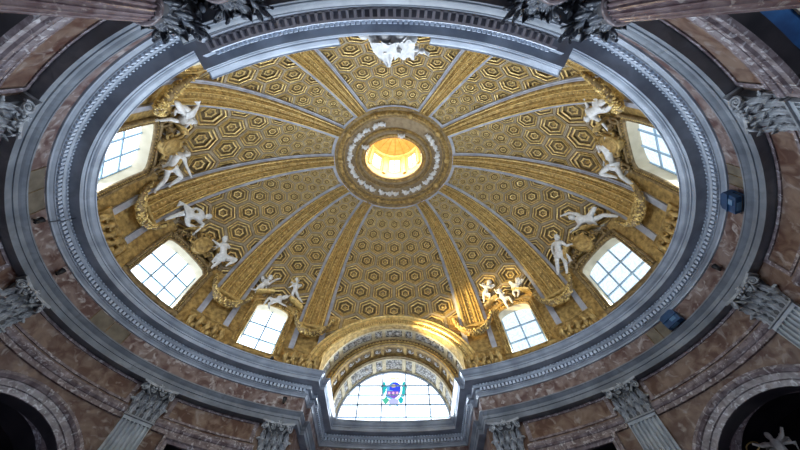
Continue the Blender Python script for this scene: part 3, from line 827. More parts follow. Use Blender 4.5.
# gilded broken pediments, shields and scrolls over the windows (children of the windows)
def ornament_big(c, root, Mi):
    def loc(dph, z, off): return Mi @ sz(c + dph, z, off)
    for s in (-1, 1):
        mb = MB()
        a = (s * 8.6, 15.55); b = (s * 4.3, 16.15)
        prof = [(-0.13, 0.02), (-0.13, 0.30), (-0.07, 0.42), (0.02, 0.50), (0.13, 0.52), (0.13, 0.02)]
        rows = []
        for t in (0, .33, .66, 1):
            ph = a[0] + (b[0] - a[0]) * t; z = a[1] + (b[1] - a[1]) * t + .12 * math.sin(t * 3.1)
            rows.append([loc(ph, z + r, o) for r, o in prof])
        mb.grid(rows); n = len(prof)
        mb.f.append(list(range(n))); mb.m.append(0); mb.s.append(False); mb.f.append(list(range(3 * n, 4 * n))); mb.m.append(0); mb.s.append(False)
        clean(mb.obj('raking_pediment', GOLD, root))
        # palm branch and scroll beside the shield
        mb = MB()
        for k in range(9):
            t = k / 8; p = loc(s * (7.2 - 5.2 * t), 15.28 + .22 * math.sin(t * 3.14), .14)
            q = loc(s * (7.2 - 5.2 * t - .6), 15.28 + .22 * math.sin(t * 3.14) + (.18 if k % 2 else -.14), .30)
            mb.tube([p, p.lerp(q, .5) + Vector((0, 0, .05)), q], [.07, .09, .02], 0, 6)
        mb.tube([loc(s * (7.4 - 5.6 * i / 10), 15.27 + .22 * math.sin(i / 10 * 3.14), .16) for i in range(11)], .06, 0, 6)
        mb.tube([loc(s * (8.3 + .9 * math.cos(i * .6)), 15.1 + .25 * math.sin(i * .6), .2) for i in range(12)], [.09 - .004 * i for i in range(12)], 0, 6)
        mb.obj('palm_scroll', GOLDD, root)
    # shield
    mb = MB(); rows = []
    for i in range(7):
        r = [0.0, .18, .30, .38, .43, .46, .44][i]; hh = [.52, .50, .46, .42, .46, .36, .10][i]
        rows.append([loc(math.degrees(r * 1.05 * math.cos(2 * math.pi * k / 20) / 8.6), 15.62 + r * 1.25 * math.sin(2 * math.pi * k / 20), hh) for k in range(20)])
    mb.grid(rows, 0, True, True); sh = mb.obj('shield', GOLD, root)
    mb = MB()
    for k in range(5):
        a = R(30 + k * 30); mb.tube([loc(math.degrees(.42 * math.cos(a) / 8.6), 15.62 + .5 * math.sin(a), .3), loc(math.degrees(.62 * math.cos(a) / 8.6), 15.62 + .75 * math.sin(a), .42), loc(math.degrees(.60 * math.cos(a + .3) / 8.6), 15.62 + .86 * math.sin(a + .3), .3)], [.08, .07, .02], 0, 6)
    for s in (-1, 1): mb.tube([loc(s * math.degrees(q / 8.6), zz, .3) for q, zz in ((.40, 15.4), (.62, 15.3), (.70, 15.5), (.58, 15.62), (.5, 15.5))], [.09, .08, .07, .06, .03], 0, 6)
    mb.obj('shell_crest', GOLD, sh)
def ornament_small(c, root, Mi):
    m = metric(1.0, R(c))
    def loc(x, z, off): return Mi @ sz(c + math.degrees(x / m), z, off)
    mb = MB()
    prof = [(-0.10, 0.0), (-0.10, 0.22), (-0.03, 0.36), (0.10, 0.40), (0.14, 0.30), (0.14, 0.0)]
    for s in (-1, 1):
        rows = []
        for t in range(7):
            x = s * (1.42 - 0.95 * t / 6); z = 15.25 + 0.42 * math.sin(t / 6 * 1.57)
            rows.append([loc(x, z + r, o) for r, o in prof])
        mb.grid(rows); 
    mb.obj('arched_pediment', GOLD2, root)
    mb = MB()
    for k in range(7):
        x = -0.5 + k * 1.0 / 6; mb.tube([loc(x * .6, 15.12, .12), loc(x, 15.45 + .12 * math.cos(x * 3), .22), loc(x * 1.15, 15.5, .3)], [.05, .09, .04], 0, 6)
    mb.tube([loc(-.55, 15.1, .1), loc(-.2, 15.2, .2), (loc(.2, 15.2, .2)), loc(.55, 15.1, .1)], .06, 0, 6)
    mb.obj('shell_crest', GOLDD, root)
for c, h in WINS.items():
    r_, Mi_ = WROOT[round(c, 1)]
    if c in (-53.6, 233.6): continue
    (ornament_big if h > 6 else ornament_small)(c, r_, Mi_)

# ------------------------------------------------------------------ dome: ribs and coffered panels
# ribs: (angle at the ring, angle at the base)
RIBS = [(0, 0), (34.1, 39.5), (61.8, 66.2), (118.2, 113.8), (145.9, 140.5), (180, 180), (212.8, 219.5), (240.6, 246.2), (299.4, 293.8), (327.2, 320.5)]
def rib_c(k, s):
    a, b = RIBS[k]; return R(a + (b - a) * s)
def rib_w(s): return 0.31 + (0.64 - 0.31) * s
STR = 0.17
TH_RING = math.acos(0.008 ** (EX / 2)); THS = math.acos(0.034 ** (EX / 2))
def th_of_z(z): return math.asin(max(0.0, (z - Z0) / (Z1 - Z0)) ** (EX / 2))
def th_s(th): return max(0.0, math.cos(th)) ** (2 / EX)
NTH = 44
def ths(z0): 
    a = th_of_z(z0); return [a + (TH_RING - a) * i / NTH for i in range(NTH + 1)]
def rib_pt(k, th, x, off):
    s = th_s(th); ph = rib_c(k, s); m = metric(s, ph); return sth(ph + x / m, th, off)
RPROF = [(-1.0, 0.0), (-1.0, 0.16), (-0.90, 0.22), (-0.80, 0.22), (-0.74, 0.14), (-0.62, 0.14), (-0.56, 0.20), (-0.50, 0.14), (-0.40, 0.13), (-0.34, 0.19), (-0.28, 0.20), (-0.22, 0.15), (-0.15, 0.11)]
RPROF = RPROF + [(-x, o) for x, o in reversed(RPROF)]
RMAT = [0, 1, 1, 1, 0, 0, 1, 0, 0, 1, 1, 0, 2]; RMAT = RMAT + list(reversed(RMAT))[1:] if False else None
def colidx():
    n = len(RPROF) - 1; out = []
    for j in range(n):
        x = abs((RPROF[j][0] + RPROF[j + 1][0]) / 2)
        out.append(1 if (0.78 < x < 0.92 or 0.47 < x < 0.59 or 0.26 < x < 0.36) else 0)
    return out
RM = colidx()
for k in range(10):
    T = ths(14.15)
    mb = MB()
    mb.grid([[rib_pt(k, th, x * rib_w(th_s(th)), off) for x, off in RPROF] for th in T], RM, False)
    # close the foot
    n = len(RPROF); mb.f.append(list(range(n))); mb.m.append(1); mb.s.append(False)
    # egg rows
    L = 0; prev = None; last = -1
    fine = [T[0] + (T[-1] - T[0]) * i / 400 for i in range(401)]
    acc = 0
    for i in range(1, 401):
        p = rib_pt(k, fine[i], 0, 0.1); q = rib_pt(k, fine[i - 1], 0, 0.1); acc += (p - q).length
        s = th_s(fine[i]); sp = 0.12 + 0.10 * s
        if acc >= sp:
            acc = 0
            w = rib_w(s)
            for x, r in ((-0.68, .055), (0.68, .055), (0.0, .075), (-.45, .03), (.45, .03)):
                c_ = rib_pt(k, fine[i], x * w, 0.15 if x else 0.12); r *= (0.35 + 0.45 * s)
                mb.add([c_ + Vector(v) * r for v in ((1, 0, 0), (0, 1, 0), (-1, 0, 0), (0, -1, 0), (0, 0, 1), (0, 0, -1))],
                       [(0, 1, 4), (1, 2, 4), (2, 3, 4), (3, 0, 4), (1, 0, 5), (2, 1, 5), (3, 2, 5), (0, 3, 5)], 1, True)
    rib = ceil_child(mb, 'rib', [GOLD, GOLD2, GOLDD])
    for sg in (-1, 1):
        st = MB(); rows = []
        for th in T:
            w = rib_w(th_s(th)); rows.append([rib_pt(k, th, sg * (w - 0.01), 0.0), rib_pt(k, th, sg * (w - 0.01), 0.10), rib_pt(k, th, sg * (w + STR * .45), 0.10), rib_pt(k, th, sg * (w + STR * .5), 0.07), rib_pt(k, th, sg * (w + STR), 0.07), rib_pt(k, th, sg * (w + STR), -0.35)])
        st.grid(rows); st.obj('marble_strip', STRIP, rib)
    # foot of the rib: projecting slab with mouldings
    ft = MB(); d0 = RIBS[k][1]; m = metric(1.0, R(d0))
    def fp(x, z, off): return sz(d0 + math.degrees(x / m), z, off)
    pr = [(14.25, 0.10), (14.25, 0.30), (14.17, 0.34), (14.12, 0.34), (14.10, 0.42), (14.02, 0.44), (13.98, 0.40), (13.98, 0.0)]
    rows = [[fp(x, z, 0) for z, o in pr] for x in (-0.78,)] + [[fp(x, z, o) for z, o in pr] for x in (-0.78, -0.4, 0, 0.4, 0.78)] + [[fp(x, z, 0) for z, o in pr] for x in (0.78,)]
    ft.grid(rows); ft.obj('rib_foot', GOLD2, rib)
    # pier below the rib: grey strips and gilded hanging drapery relief
    for sg in (-1, 1):
        pm = MB(); pm.grid([[fp(sg * x, z, o) for x, o in ((0.56, 0), (0.56, .10), (0.84, .10), (0.84, 0))] for z in (14.1, 13.2, 12.45)])
        pm.grid([[fp(sg * x, z, o) for x, o in ((0.56, 0), (0.56, .101), (0.84, .101), (0.84, 0))] for z in (12.45, 12.449)])
        pm.obj('grey_pier_strip', STRIP, rib)
    rl = MB(); rnd = random.Random(3)
    rl.grid([[fp(x, z, o) for z, o in ((12.5, 0), (12.5, .12), (12.42, .16), (12.36, .10), (11.5, .10), (11.42, .2), (11.0, .22))] for x in (-1.0, -.5, 0, .5, 1.0)], 0)
    for x in (-1.0, 1.0): rl.add([fp(x, 12.5, 0), fp(x, 12.5, .12), fp(x, 11.0, .22), fp(x, 11.0, 0)], [(0, 1, 2, 3)])
    for i in range(5):
        x = -0.76 + i * .38; zt = 12.25 + (.08 if i % 2 else 0)
        pts = [fp(x + .05 * math.sin(j * 1.7 + i), zt - j * .16, .16 + .06 * math.sin(j * 1.3)) for j in range(6)]
        rl.tube(pts, [.07, .11, .14, .13, .15, .06], 1, 7)
    for i in range(4):
        x = -0.57 + i * .38
        rl.tube([fp(x - .19, 12.22, .16), fp(x - .1, 12.0, .22), fp(x, 11.9, .24), fp(x + .1, 12.0, .22), fp(x + .19, 12.22, .16)], .06, 1, 6)
        rl.ball(fp(x, 11.62, .2), (.11, .11, .14), None, 1, 8, 5)
    clean(rl.obj('drapery_relief', [GOLD, GOLD], rib), recalc=False)

def hexpanel(ka, kb, NB, zref, half_at_ref, zbase, NR=None, SV=1.0):
    """coffered field between ribs ka and kb (kb anticlockwise of ka)"""
    def bounds(th):
        s = th_s(th); pa = rib_c(ka, s); pb = rib_c(kb, s)
        if pb < pa: pb += 2 * math.pi
        w = rib_w(s) + STR
        return pa + w / metric(s, pa), pb - w / metric(s, pb)
    NR = NR or NB
    def NN(th): return NR + (NB - NR) * min(1.0, th_s(th)) ** 1.0
    tA = th_of_z(zbase) if zbase > Z0 else 0.0
    n = 600; tab = []; v = 0.0; prev = None
    for i in range(n + 1):
        th = tA + (TH_RING - tA) * i / n; a, b = bounds(th); mid = (a + b) / 2
        p = sth(mid, th)
        s = th_s(th); q1 = sth(a, th); q2 = sth(b, th)
        arc = (b - a) * metric(s, mid)
        if prev is not None: v += (p - prev).length / (arc / NN(th)) / SV
        prev = p; tab.append((th, v, arc / NN(th)))
    V = tab[-1][1]
    def at(u, vv):
        vv = min(max(vv, 0.0), V); lo, hi = 0, n
        while hi - lo > 1:
            m = (lo + hi) // 2
            if tab[m][1] <= vv: lo = m
            else: hi = m
        f = (vv - tab[lo][1]) / max(1e-9, tab[hi][1] - tab[lo][1]); th = tab[lo][0] + (tab[hi][0] - tab[lo][0]) * f
        a, b = bounds(th); n_ = NN(th); u = min(max(u, -n_ / 2), n_ / 2); return (a + b) / 2 + (b - a) * u / n_, th, tab[lo][2]
    thr = th_of_z(zref); vref = min(tab, key=lambda t: abs(t[0] - thr))[1]
    RH = math.sqrt(3) / 2
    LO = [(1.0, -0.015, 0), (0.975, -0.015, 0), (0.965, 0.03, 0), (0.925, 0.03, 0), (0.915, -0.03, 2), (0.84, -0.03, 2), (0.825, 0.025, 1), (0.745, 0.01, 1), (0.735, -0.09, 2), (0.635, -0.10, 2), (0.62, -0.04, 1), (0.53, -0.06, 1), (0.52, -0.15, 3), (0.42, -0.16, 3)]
    mb = MB()
    k0 = int((0 - vref) / RH) - 2; k1 = int((V - vref) / RH) + 2
    drop = set()
    for k in range(k0, k1 + 1):
        vc = vref + k * RH
        if vc < -0.6 or vc > V + 0.6: continue
        cm = (k % 2 == 0) == half_at_ref
        us = [j + (0 if cm else .5) for j in range(-4, 4)]
        n_ = NN(min(tab, key=lambda t: abs(t[1] - min(max(vc, 0), V)))[0]); us = [u for u in us if abs(u) < n_ / 2 + 0.52]
        for uc in us:
            rows = []
            _, _, size = at(uc, vc)
            ring_small = size < 0.8
            for kk, dep, mi in LO:
                row = []
                for j in range(12):
                    a = math.pi / 6 + j * math.pi / 6   # corners at every other step
                    r = (1 / math.sqrt(3)) if j % 2 == 0 else 0.5
                    r *= kk
                    if kk < 0.45: r = 0.5 * kk
                    ang = math.pi / 2 + j * math.pi / 6
                    ph, th, _s = at(uc + r * math.cos(ang), vc + r * math.sin(ang))
                    row.append(push_arch(sth(ph, th, dep * size * 0.78)))
                rows.append(row)
            # rosette: petals
            for kk, dep in ((0.38, -.08), (0.26, -.08), (0.15, -.14), (0.04, -.06)):
                row = []
                for j in range(12):
                    ang = math.pi / 2 + j * math.pi / 6; r = 0.5 * kk * (1.0 if j % 2 == 0 else 0.80)
                    ph, th, _s = at(uc + r * math.cos(ang), vc + r * math.sin(ang)); row.append(push_arch(sth(ph, th, dep * size * 0.8)))
                rows.append(row)
            o = len(mb.v); 
            for r_ in rows: mb.v += [tuple(p) for p in r_]
            for i in range(len(rows) - 1):
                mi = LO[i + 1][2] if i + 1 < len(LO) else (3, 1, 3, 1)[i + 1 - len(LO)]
                for j in range(12):
                    a = o + i * 12 + j; b = o + i * 12 + (j + 1) % 12; c = b + 12; d = a + 12
                    pa, pb, pc_, pd_ = (Vector(mb.v[q]) for q in (a, b, c, d))
                    if ((pc_ - pa).cross(pd_ - pb)).length < 1e-7: continue
                    mb.f.append([a, b, c, d]); mb.m.append(mi); mb.s.append(False)
            e = o + (len(rows) - 1) * 12
            mb.f.append(list(range(e, e + 12))); mb.m.append(2); mb.s.append(False)
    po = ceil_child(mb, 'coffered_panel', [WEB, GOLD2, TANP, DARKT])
    # grey strip closing the panel at the oculus
    st = MB(); rows = []
    a, b = bounds(TH_RING)
    for i in range(13):
        ph = a + (b - a) * i / 12; rows.append([sth(ph, THS, -.3), sth(ph, THS, 0.07), sth(ph, TH_RING, 0.07), sth(ph, TH_RING, -0.1)])
    st.grid(rows); st.obj('marble_strip', STRIP, po)
    return po
TANP = TAN
hexpanel(2, 3, 5, 16.19, True, 13.9)
hexpanel(1, 2, 2, 19.1, False, ZTOP)
hexpanel(3, 4, 2, 19.1, False, ZTOP)
hexpanel(0, 1, 2.5, 17.5, False, ZTOP, 3.1, 1.1)
hexpanel(4, 5, 2.5, 17.85, False, ZTOP, 3.1, 1.1)
hexpanel(5, 6, 2.45, 17.5, True, ZTOP, 3.1, 1.28)
hexpanel(9, 0, 2.45, 17.45, True, ZTOP, 3.1, 1.28)
hexpanel(6, 7, 2, 18.44, True, ZTOP)
hexpanel(8, 9, 2, 18.2, True, ZTOP)
hexpanel(7, 8, 5, 20.05, True, 13.9)

# ------------------------------------------------------------------ oculus ring and lantern
def el(a, b, n=96): return [(a * math.cos(2 * math.pi * i / n), b * math.sin(2 * math.pi * i / n)) for i in range(n + 1)]
def ring_off(d, z, ph):  # true offset inward from the ring ellipse
    n = Vector((math.cos(ph) / A0, math.sin(ph) / B0, 0)).normalized(); return Vector((A0 * math.cos(ph), B0 * math.sin(ph), z)) - n * d
RP = [(-0.06, 22.16), (-0.05, 22.06), (0.0, 22.04), (0.06, 22.09), (0.16, 22.13), (0.26, 22.06), (0.44, 22.06), (0.50, 22.14), (0.56, 22.2), (0.60, 22.26), (1.30, 22.42), (1.34, 22.32), (1.42, 22.26), (1.52, 22.30), (1.58, 22.40), (1.70, 22.42), (1.76, 22.36), (1.86, 22.36), (1.96, 22.46), (1.98, 22.6)]
rm = [0, 1, 0, 0, 1, 1, 0, 0, 1, 2, 1, 1, 0, 0, 2, 1, 1, 0, 0]
mb = MB(); NP = 96
mb.grid([[ring_off(o, z, 2 * math.pi * i / NP) for o, z in RP] for i in range(NP + 1)], rm, False)
for i in range(110):   # carved leaf band
    ph = 2 * math.pi * i / 110; mb.ball(ring_off(0.35, 22.0, ph), (.085, .085, .05), None, 1, 6, 4)
    if i % 11 == 0: mb.ball(ring_off(0.35, 21.98, ph), (.2, .2, .1), None, 1, 8, 4)
for i in range(90): mb.ball(ring_off(1.46, 22.25, 2 * math.pi * i / 90), (.05, .05, .04), None, 0, 6, 3)
for i in range(64): mb.ball(ring_off(1.80, 22.34, 2 * math.pi * i / 64), (.06, .06, .04), None, 1, 6, 3)
ring = ceil_child(mb, 'oculus_ring', [GOLDD, GOLD, TAN])
def LA(d): return 3.92 - d, 3.40 - d
mb = MB()
LPF = [(1.94, 1.43, 22.5), (1.94, 1.43, 22.75), (2.05, 1.52, 22.8), (2.05, 1.52, 22.95), (2.0, 1.5, 23.0), (2.0, 1.5, 23.5)]
mb.grid([[(a * math.cos(2 * math.pi * i / 64), b * math.sin(2 * math.pi * i / 64), z) for a, b, z in LPF] for i in range(65)], 0, True)
# lantern drum with eight windows
lw = []
la, lb = 2.0, 1.5
edges = []
for k in range(8):
    c = 90 + 45 * k; edges.append((c - 12.5, c + 12.5))
for k in range(8):
    a, b = edges[k]; nx = edges[(k + 1) % 8][0] + (360 if k == 7 else 0)
    nx = b + 20
    for (p, q, zz) in ((b, nx, [(23.5, 28.2)]), (a, b, [(23.5, 24.1), (27.2, 28.2)])):
        for z0, z1 in zz:
            for j in range(4):
                u0 = R(p + (q - p) * j / 4); u1 = R(p + (q - p) * (j + 1) / 4)
                mb.add([(la * math.cos(u), lb * math.sin(u), z) for u, z in ((u0, z0), (u1, z0), (u1, z1), (u0, z1))], [(0, 1, 2, 3)], 0, False)
    # pilaster strips
    u = R(b + 10); n = Vector((math.cos(u) / la, math.sin(u) / lb, 0)).normalized(); t = Vector((-n.y, n.x, 0)); P_ = Vector((la * math.cos(u), lb * math.sin(u), 0))
    M = Matrix(((t.x, n.x, 0, P_.x), (t.y, n.y, 0, P_.y), (0, 0, 1, 0), (0, 0, 0, 1)))
    mb.box((0, -0.05, 25.8), (0.12, 0.06, 2.3), M)
rows = [(2.0, 1.5, 28.2), (1.86, 1.36, 28.2), (1.86, 1.36, 28.45), (1.94, 1.44, 28.5)]
for i in range(9):
    a = math.pi / 2 * i / 8; rows.append((1.94 * math.cos(a) + .001, 1.44 * math.cos(a) + .001, 28.5 + 1.9 * math.sin(a)))
mb.grid([[(a * math.cos(2 * math.pi * i / 48), b * math.sin(2 * math.pi * i / 48), z) for a, b, z in rows] for i in range(49)], 0, True)
for i in range(16):
    u = 2 * math.pi * i / 16; mb.tube([(1.92 * math.cos(a) * math.cos(u) * .985, 1.42 * math.cos(a) * math.sin(u) * .985, 28.5 + 1.88 * math.sin(a)) for a in [j * 1.45 / 8 for j in range(9)]], .03, 1, 5)
lan = empty('wall_lantern', Matrix.Translation((0, 0, 22.5))); struct(lan, 'glowing golden lantern above the oculus of the dome', 'lantern')
T_ = Matrix.Translation((0, 0, -22.5))
o = mb.obj('lantern_drum', [LGOLD, GOLD2], lan, T_)
for k in range(8):
    a, b = edges[k]; g = MB(); u0, u1 = R(a), R(b)
    pts = [Vector((1.02 * la * math.cos(u), 1.02 * lb * math.sin(u), z)) for u, z in ((u0, 24.1), (u1, 24.1), (u1, 27.2), (u0, 27.2))]
    g.add(pts, [(0, 1, 2, 3)]); g.obj('lantern_window', LANTG, lan, T_)
    fr = MB(); 
    def q_(s, t): return pts[0].lerp(pts[1], s).lerp(pts[3].lerp(pts[2], s), t) * 1.0
    inw = -Vector((math.cos((u0 + u1) / 2), math.sin((u0 + u1) / 2), 0)) * 0.06
    for s in (0.0, 0.5, 1.0): fr.tube([q_(s, 0) + inw, q_(s, 1) + inw], 0.03, 0, 4)
    for t in (0, .2, .4, .6, .8, 1.0): fr.tube([q_(0, t) + inw, q_(1, t) + inw], 0.025, 0, 4)
    fr.obj('glazing_bar', GOLD, lan, T_)

# ------------------------------------------------------------------ entrance arch with coffered soffits and lunette
arch = empty('trim_17', Matrix.Translation((0, 8, ARC_C))); struct(arch, 'gilded stepped entrance arch with grey ornament bands round the lunette', 'arch')
AT_ = Matrix.Translation((0, -8, -ARC_C))
def dome_y(r, a):
    x = r * math.cos(a); z = ARC_C + r * math.sin(a); s = s_of_z(z); A_ = A0 + (FA - A0) * s; B_ = B0 + (FB - B0) * s
    return B_ * math.sqrt(max(0, 1 - (x / A_) ** 2))
AA = [math.pi * i / 64 for i in range(65)]
def arch_rows(prof): return [[(r * math.cos(a), (y if y is not None else 0) , ARC_C + r * math.sin(a)) for r, y in prof] for a in AA]
# face archivolt follows the dome surface
mb = MB(); rows = []
for a in AA:
    yb = min(dome_y(4.15, a), 8.05)
    row = []
    for r, d in ((4.48, -0.12), (4.48, 0.12), (4.40, 0.20), (4.30, 0.16), (4.22, 0.22), (4.10, 0.22), (4.06, 0.14), (3.94, 0.12), (3.90, 0.18), (3.84, 0.18), (3.80, 0.08)):
        y = dome_y(r, a) - d
        row.append((r * math.cos(a), y, ARC_C + r * math.sin(a)))
    row.append((3.80 * math.cos(a), 8.22, ARC_C + 3.80 * math.sin(a)))
    rows.append(row)
mb.grid(rows, [0, 1, 1, 0, 1, 1, 0, 0, 1, 1, 0], False)
for i in range(90):
    a = math.pi * (i + .5) / 90; mb.ball((4.0 * math.cos(a), dome_y(4.0, a) - .14, ARC_C + 4.0 * math.sin(a)), .045, None, 1, 6, 3)
mb.obj('archivolt', [GOLD, GOLD2], arch, AT_)
def band(r, y0, y1, name, panels, border=0.13, gold=GOLD2, fill=ORN):
    b = MB()
    b.grid(arch_rows([(r, y0), (r, y0 + border), ]), 0); b.grid(arch_rows([(r, y1 - border), (r, y1)]), 0)
    b.grid(arch_rows([(r + .0, y0 + border), (r + .06, y0 + border)]), 0); b.grid(arch_rows([(r + .06, y1 - border), (r, y1 - border)]), 0)
    # panels: list of (a0, a1) in degrees, between them gold crossbars
    b2 = MB(); n = 4
    cur = 0
    for a0, a1 in panels:
        for (s, e, isp) in ((cur, a0, False), (a0, a1, True)):
            if e - s < 1e-3: continue
            k = max(2, int((e - s) / 2.5)); rr = r if not isp else r + 0.06
            t_ = b2 if isp else b
            t_.grid([[(rr * math.cos(R(s + (e - s) * i / k)), y, ARC_C + rr * math.sin(R(s + (e - s) * i / k))) for y in (y0 + border, y1 - border)] for i in range(k + 1)], 0)
            if isp:
                b.grid([[(q * math.cos(R(s)), y, ARC_C + q * math.sin(R(s))) for y in (y0 + border, y1 - border)] for q in (r, r + .06)], 0)
                b.grid([[(q * math.cos(R(e)), y, ARC_C + q * math.sin(R(e))) for y in (y0 + border, y1 - border)] for q in (r, r + .06)], 0)
                # raised scrollwork
                ym = (y0 + y1) / 2; hw = (y1 - y0) / 2 - border; L = R(e - s) * r; kk = max(1, int(L / (hw * 1.6)))
                for j in range(kk):
                    ac = R(s + (e - s) * (j + .5) / kk)
                    pts = []
                    for i in range(12):
                        w_ = i / 11 * 5.5; q = hw * .62 * (1 - i / 14); al = ac + q * math.cos(w_) / r * (1 if j % 2 else -1); yy = ym + q * math.sin(w_)
                        pts.append(((r + .035) * math.cos(al), yy, ARC_C + (r + .035) * math.sin(al)))
                    b2.tube(pts, .028, 1, 5)
                    b2.ball(((r + .03) * math.cos(ac), ym, ARC_C + (r + .03) * math.sin(ac)), hw * .22, None, 1, 6, 4)
        cur = a1
    k = max(2, int((180 - cur) / 2.5))
    if 180 - cur > 1e-3: b.grid([[(r * math.cos(R(cur + (180 - cur) * i / k)), y, ARC_C + r * math.sin(R(cur + (180 - cur) * i / k))) for y in (y0 + border, y1 - border)] for i in range(k + 1)], 0)
    o = b.obj(name, gold, arch, AT_)
    b2.obj('ornament_panels', [fill, WHITE], o)
band(3.80, 8.22, 9.05, 'outer_soffit_band', [(4, 26), (30, 37), (41, 70), (73, 79.5), (82.5, 97.5), (100.5, 107), (110, 139), (143, 150), (154, 176)], 0.12, CREAMG)
mb = MB(); mb.grid(arch_rows([(3.80, 9.05), (3.74, 9.07), (3.72, 9.12), (3.62, 9.12), (3.58, 9.05), (3.48, 9.05), (3.46, 9.0), (3.38, 9.0), (3.36, 9.1)]), [0, 0, 1, 1, 0, 1, 1, 0])
for i in range(60):
    a = math.pi * (i + .5) / 60; M = Matrix.Rotation(a, 4, 'Y')
    c_ = Vector((3.66 * math.cos(a), 9.06, ARC_C + 3.66 * math.sin(a))); mb.ball(c_, (.055, .07, .055), None, 1, 6, 4)
mb.obj('inner_archivolt', [GOLDD, GOLD2], arch, AT_)
band(3.36, 9.10, 9.95, 'middle_soffit_band', [(5, 25), (28, 36), (39, 66), (69, 77), (80, 100), (103, 111), (114, 141), (144, 152), (155, 175)], 0.14, GOLD, GOLDD)
mb = MB(); mb.grid(arch_rows([(3.36, 9.95), (3.26, 9.95), (3.24, 9.90), (3.18, 9.90), (3.16, 10.0)]), [0, 1, 1, 0]); mb.obj('white_fillet', [GOLDD, CREAMG], arch, AT_)
band(3.16, 10.0, 11.08, 'inner_soffit_band', [(3, 24), (28, 34), (39, 66), (70, 77), (81, 99), (103, 110), (114, 141), (146, 152), (156, 177)], 0.10, CREAMG)
mb = MB(); mb.grid(arch_rows([(3.16, 11.08), (3.05, 11.06), (3.03, 11.14)]), 0); mb.obj('window_rim', CORN, arch, AT_)
# side walls of the bay between cornice and arch spring
mb = MB()
for s in (-1, 1):
    for r, y0, y1 in ((3.80, 7.2, 9.05), (3.36, 9.05, 9.95), (3.16, 9.95, 11.12)):
        mb.add([(s * r, y0, 10.98), (s * r, y1, 10.98), (s * r, y1, ARC_C), (s * r, y0, ARC_C)], [(0, 1, 2, 3)])
    mb.add([(s * 3.80, 9.05, 10.98), (s * 3.16, 9.05, 10.98), (s * 3.16, 9.05, ARC_C), (s * 3.80, 9.05, ARC_C)], [(0, 1, 2, 3)])
mb.obj('springing_wall', CREAMG, arch, AT_)
# lunette window
lu = empty('window_9', Matrix.Translation((0, 11.1, ARC_C))); struct(lu, 'large semicircular daylit lunette window with painted coat of arms', 'window')
g = MB(); LR = 3.05
pts = [(LR * math.cos(a), 0.06, LR * math.sin(a)) for a in AA] + [(-LR, 0.06, -0.22), (LR, 0.06, -0.22)]
g.add(pts, [list(range(len(pts)))]); g.obj('glass', LGLASS, lu)
b = MB()
def lb_(x0, z0, x1, z1, w=0.036): 
    if abs(x0 - x1) < 1e-6: b.box((x0, 0.02, (z0 + z1) / 2), (w, 0.03, abs(z1 - z0) / 2))
    else: b.box(((x0 + x1) / 2, 0.02, z0), (abs(x1 - x0) / 2, 0.03, w))
for x in (-2.03, -0.68, 0.68, 2.03): lb_(x, -0.2, x, math.sqrt(LR ** 2 - x * x))
for z in (0.22, 0.95, 1.55, 2.15): xx = math.sqrt(LR ** 2 - z * z); lb_(-xx, z, xx, z, 0.026 if z in (.22, 1.55) else .036)
b.obj('glazing_bar', IRON, lu)
b = MB()
b.box((0, 0.02, -0.2), (3.1, 0.06, 0.03)); b.obj('sill_bar', IRON, lu)
mb = MB(); mb.box((0, 0.75, -0.22), (3.3, 0.7, 0.03)); mb.obj('sill', CORN, lu)
# painted coat of arms: mantle, shield of six balls, leaves, ribbon, crest
S = lambda n, c, k=1.15: emis(n, c, k)
cols_ = {'blue': S('stained_blue', (0.05, 0.09, 0.85)), 'violet': S('stained_violet', (0.25, 0.12, 0.62)), 'aqua': S('stained_aqua', (0.03, 0.52, 0.55)), 'sky': S('stained_sky', (0.15, 0.50, 0.85)),
         'pink': S('stained_pink', (0.95, 0.55, 0.75)), 'yellow': S('stained_yellow', (1.0, 0.80, 0.35)), 'lav': S('stained_lavender', (0.52, 0.56, 0.90)), 'green': S('stained_green', (0.10, 0.55, 0.38))}
emb = empty('coat_of_arms', Matrix.Translation((0, 0, -.30)) @ Matrix.Diagonal((1.08, 1, 1.13, 1)), lu)
def flat(name, poly, colr, y=-0.0):
    m_ = MB(); n = len(poly); m_.add([(x, 0.045 + y, z) for x, z in poly], [list(range(n))]); m_.obj(name, cols_[colr], emb)
def blob(cx, cz, rx, rz, n=14, wob=0.0): return [(cx + rx * (1 + wob * math.sin(5 * t)) * math.cos(t), cz + rz * (1 + wob * math.cos(4 * t)) * math.sin(t)) for t in [2 * math.pi * i / n for i in range(n)]]
flat('ribbon', [(-.32, 2.62), (-.25, 2.72), (-.05, 2.66), (.1, 2.72), (.25, 2.66), (.34, 2.7), (.3, 2.58), (.1, 2.62), (-.05, 2.57), (-.22, 2.62)], 'yellow')
flat('mantle', [(-.42, 1.55), (-.40, 2.15), (-.1, 2.42), (.12, 2.42), (.36, 2.25), (.38, 1.9), (.26, 1.62), (0, 1.4), (-.25, 1.45)], 'sky')
flat('shield', [(-.02, 2.38), (.15, 2.4), (.34, 2.25), (.36, 1.95), (.24, 1.72), (.05, 1.7), (-.05, 1.9), (-.25, 1.95), (-.22, 2.2)], 'blue', -.004)
flat('crest', blob(-.02, 2.18, .15, .09), 'yellow', -.008)
flat('shield_field', [(-.36, 1.88), (.26, 1.88), (.26, 1.62), (0, 1.45), (-.36, 1.62)], 'violet', -.006)
for i, (x, z) in enumerate(((-.25, 1.76), (-.03, 1.76), (.18, 1.76))): flat('ball', blob(x, z, .065, .075), 'pink', -.01)
flat('left_leaf', blob(-.55, 2.08, .16, .32, 16, .25), 'aqua'); flat('lower_left_leaf', blob(-.42, 1.36, .17, .17, 16, .2), 'green')
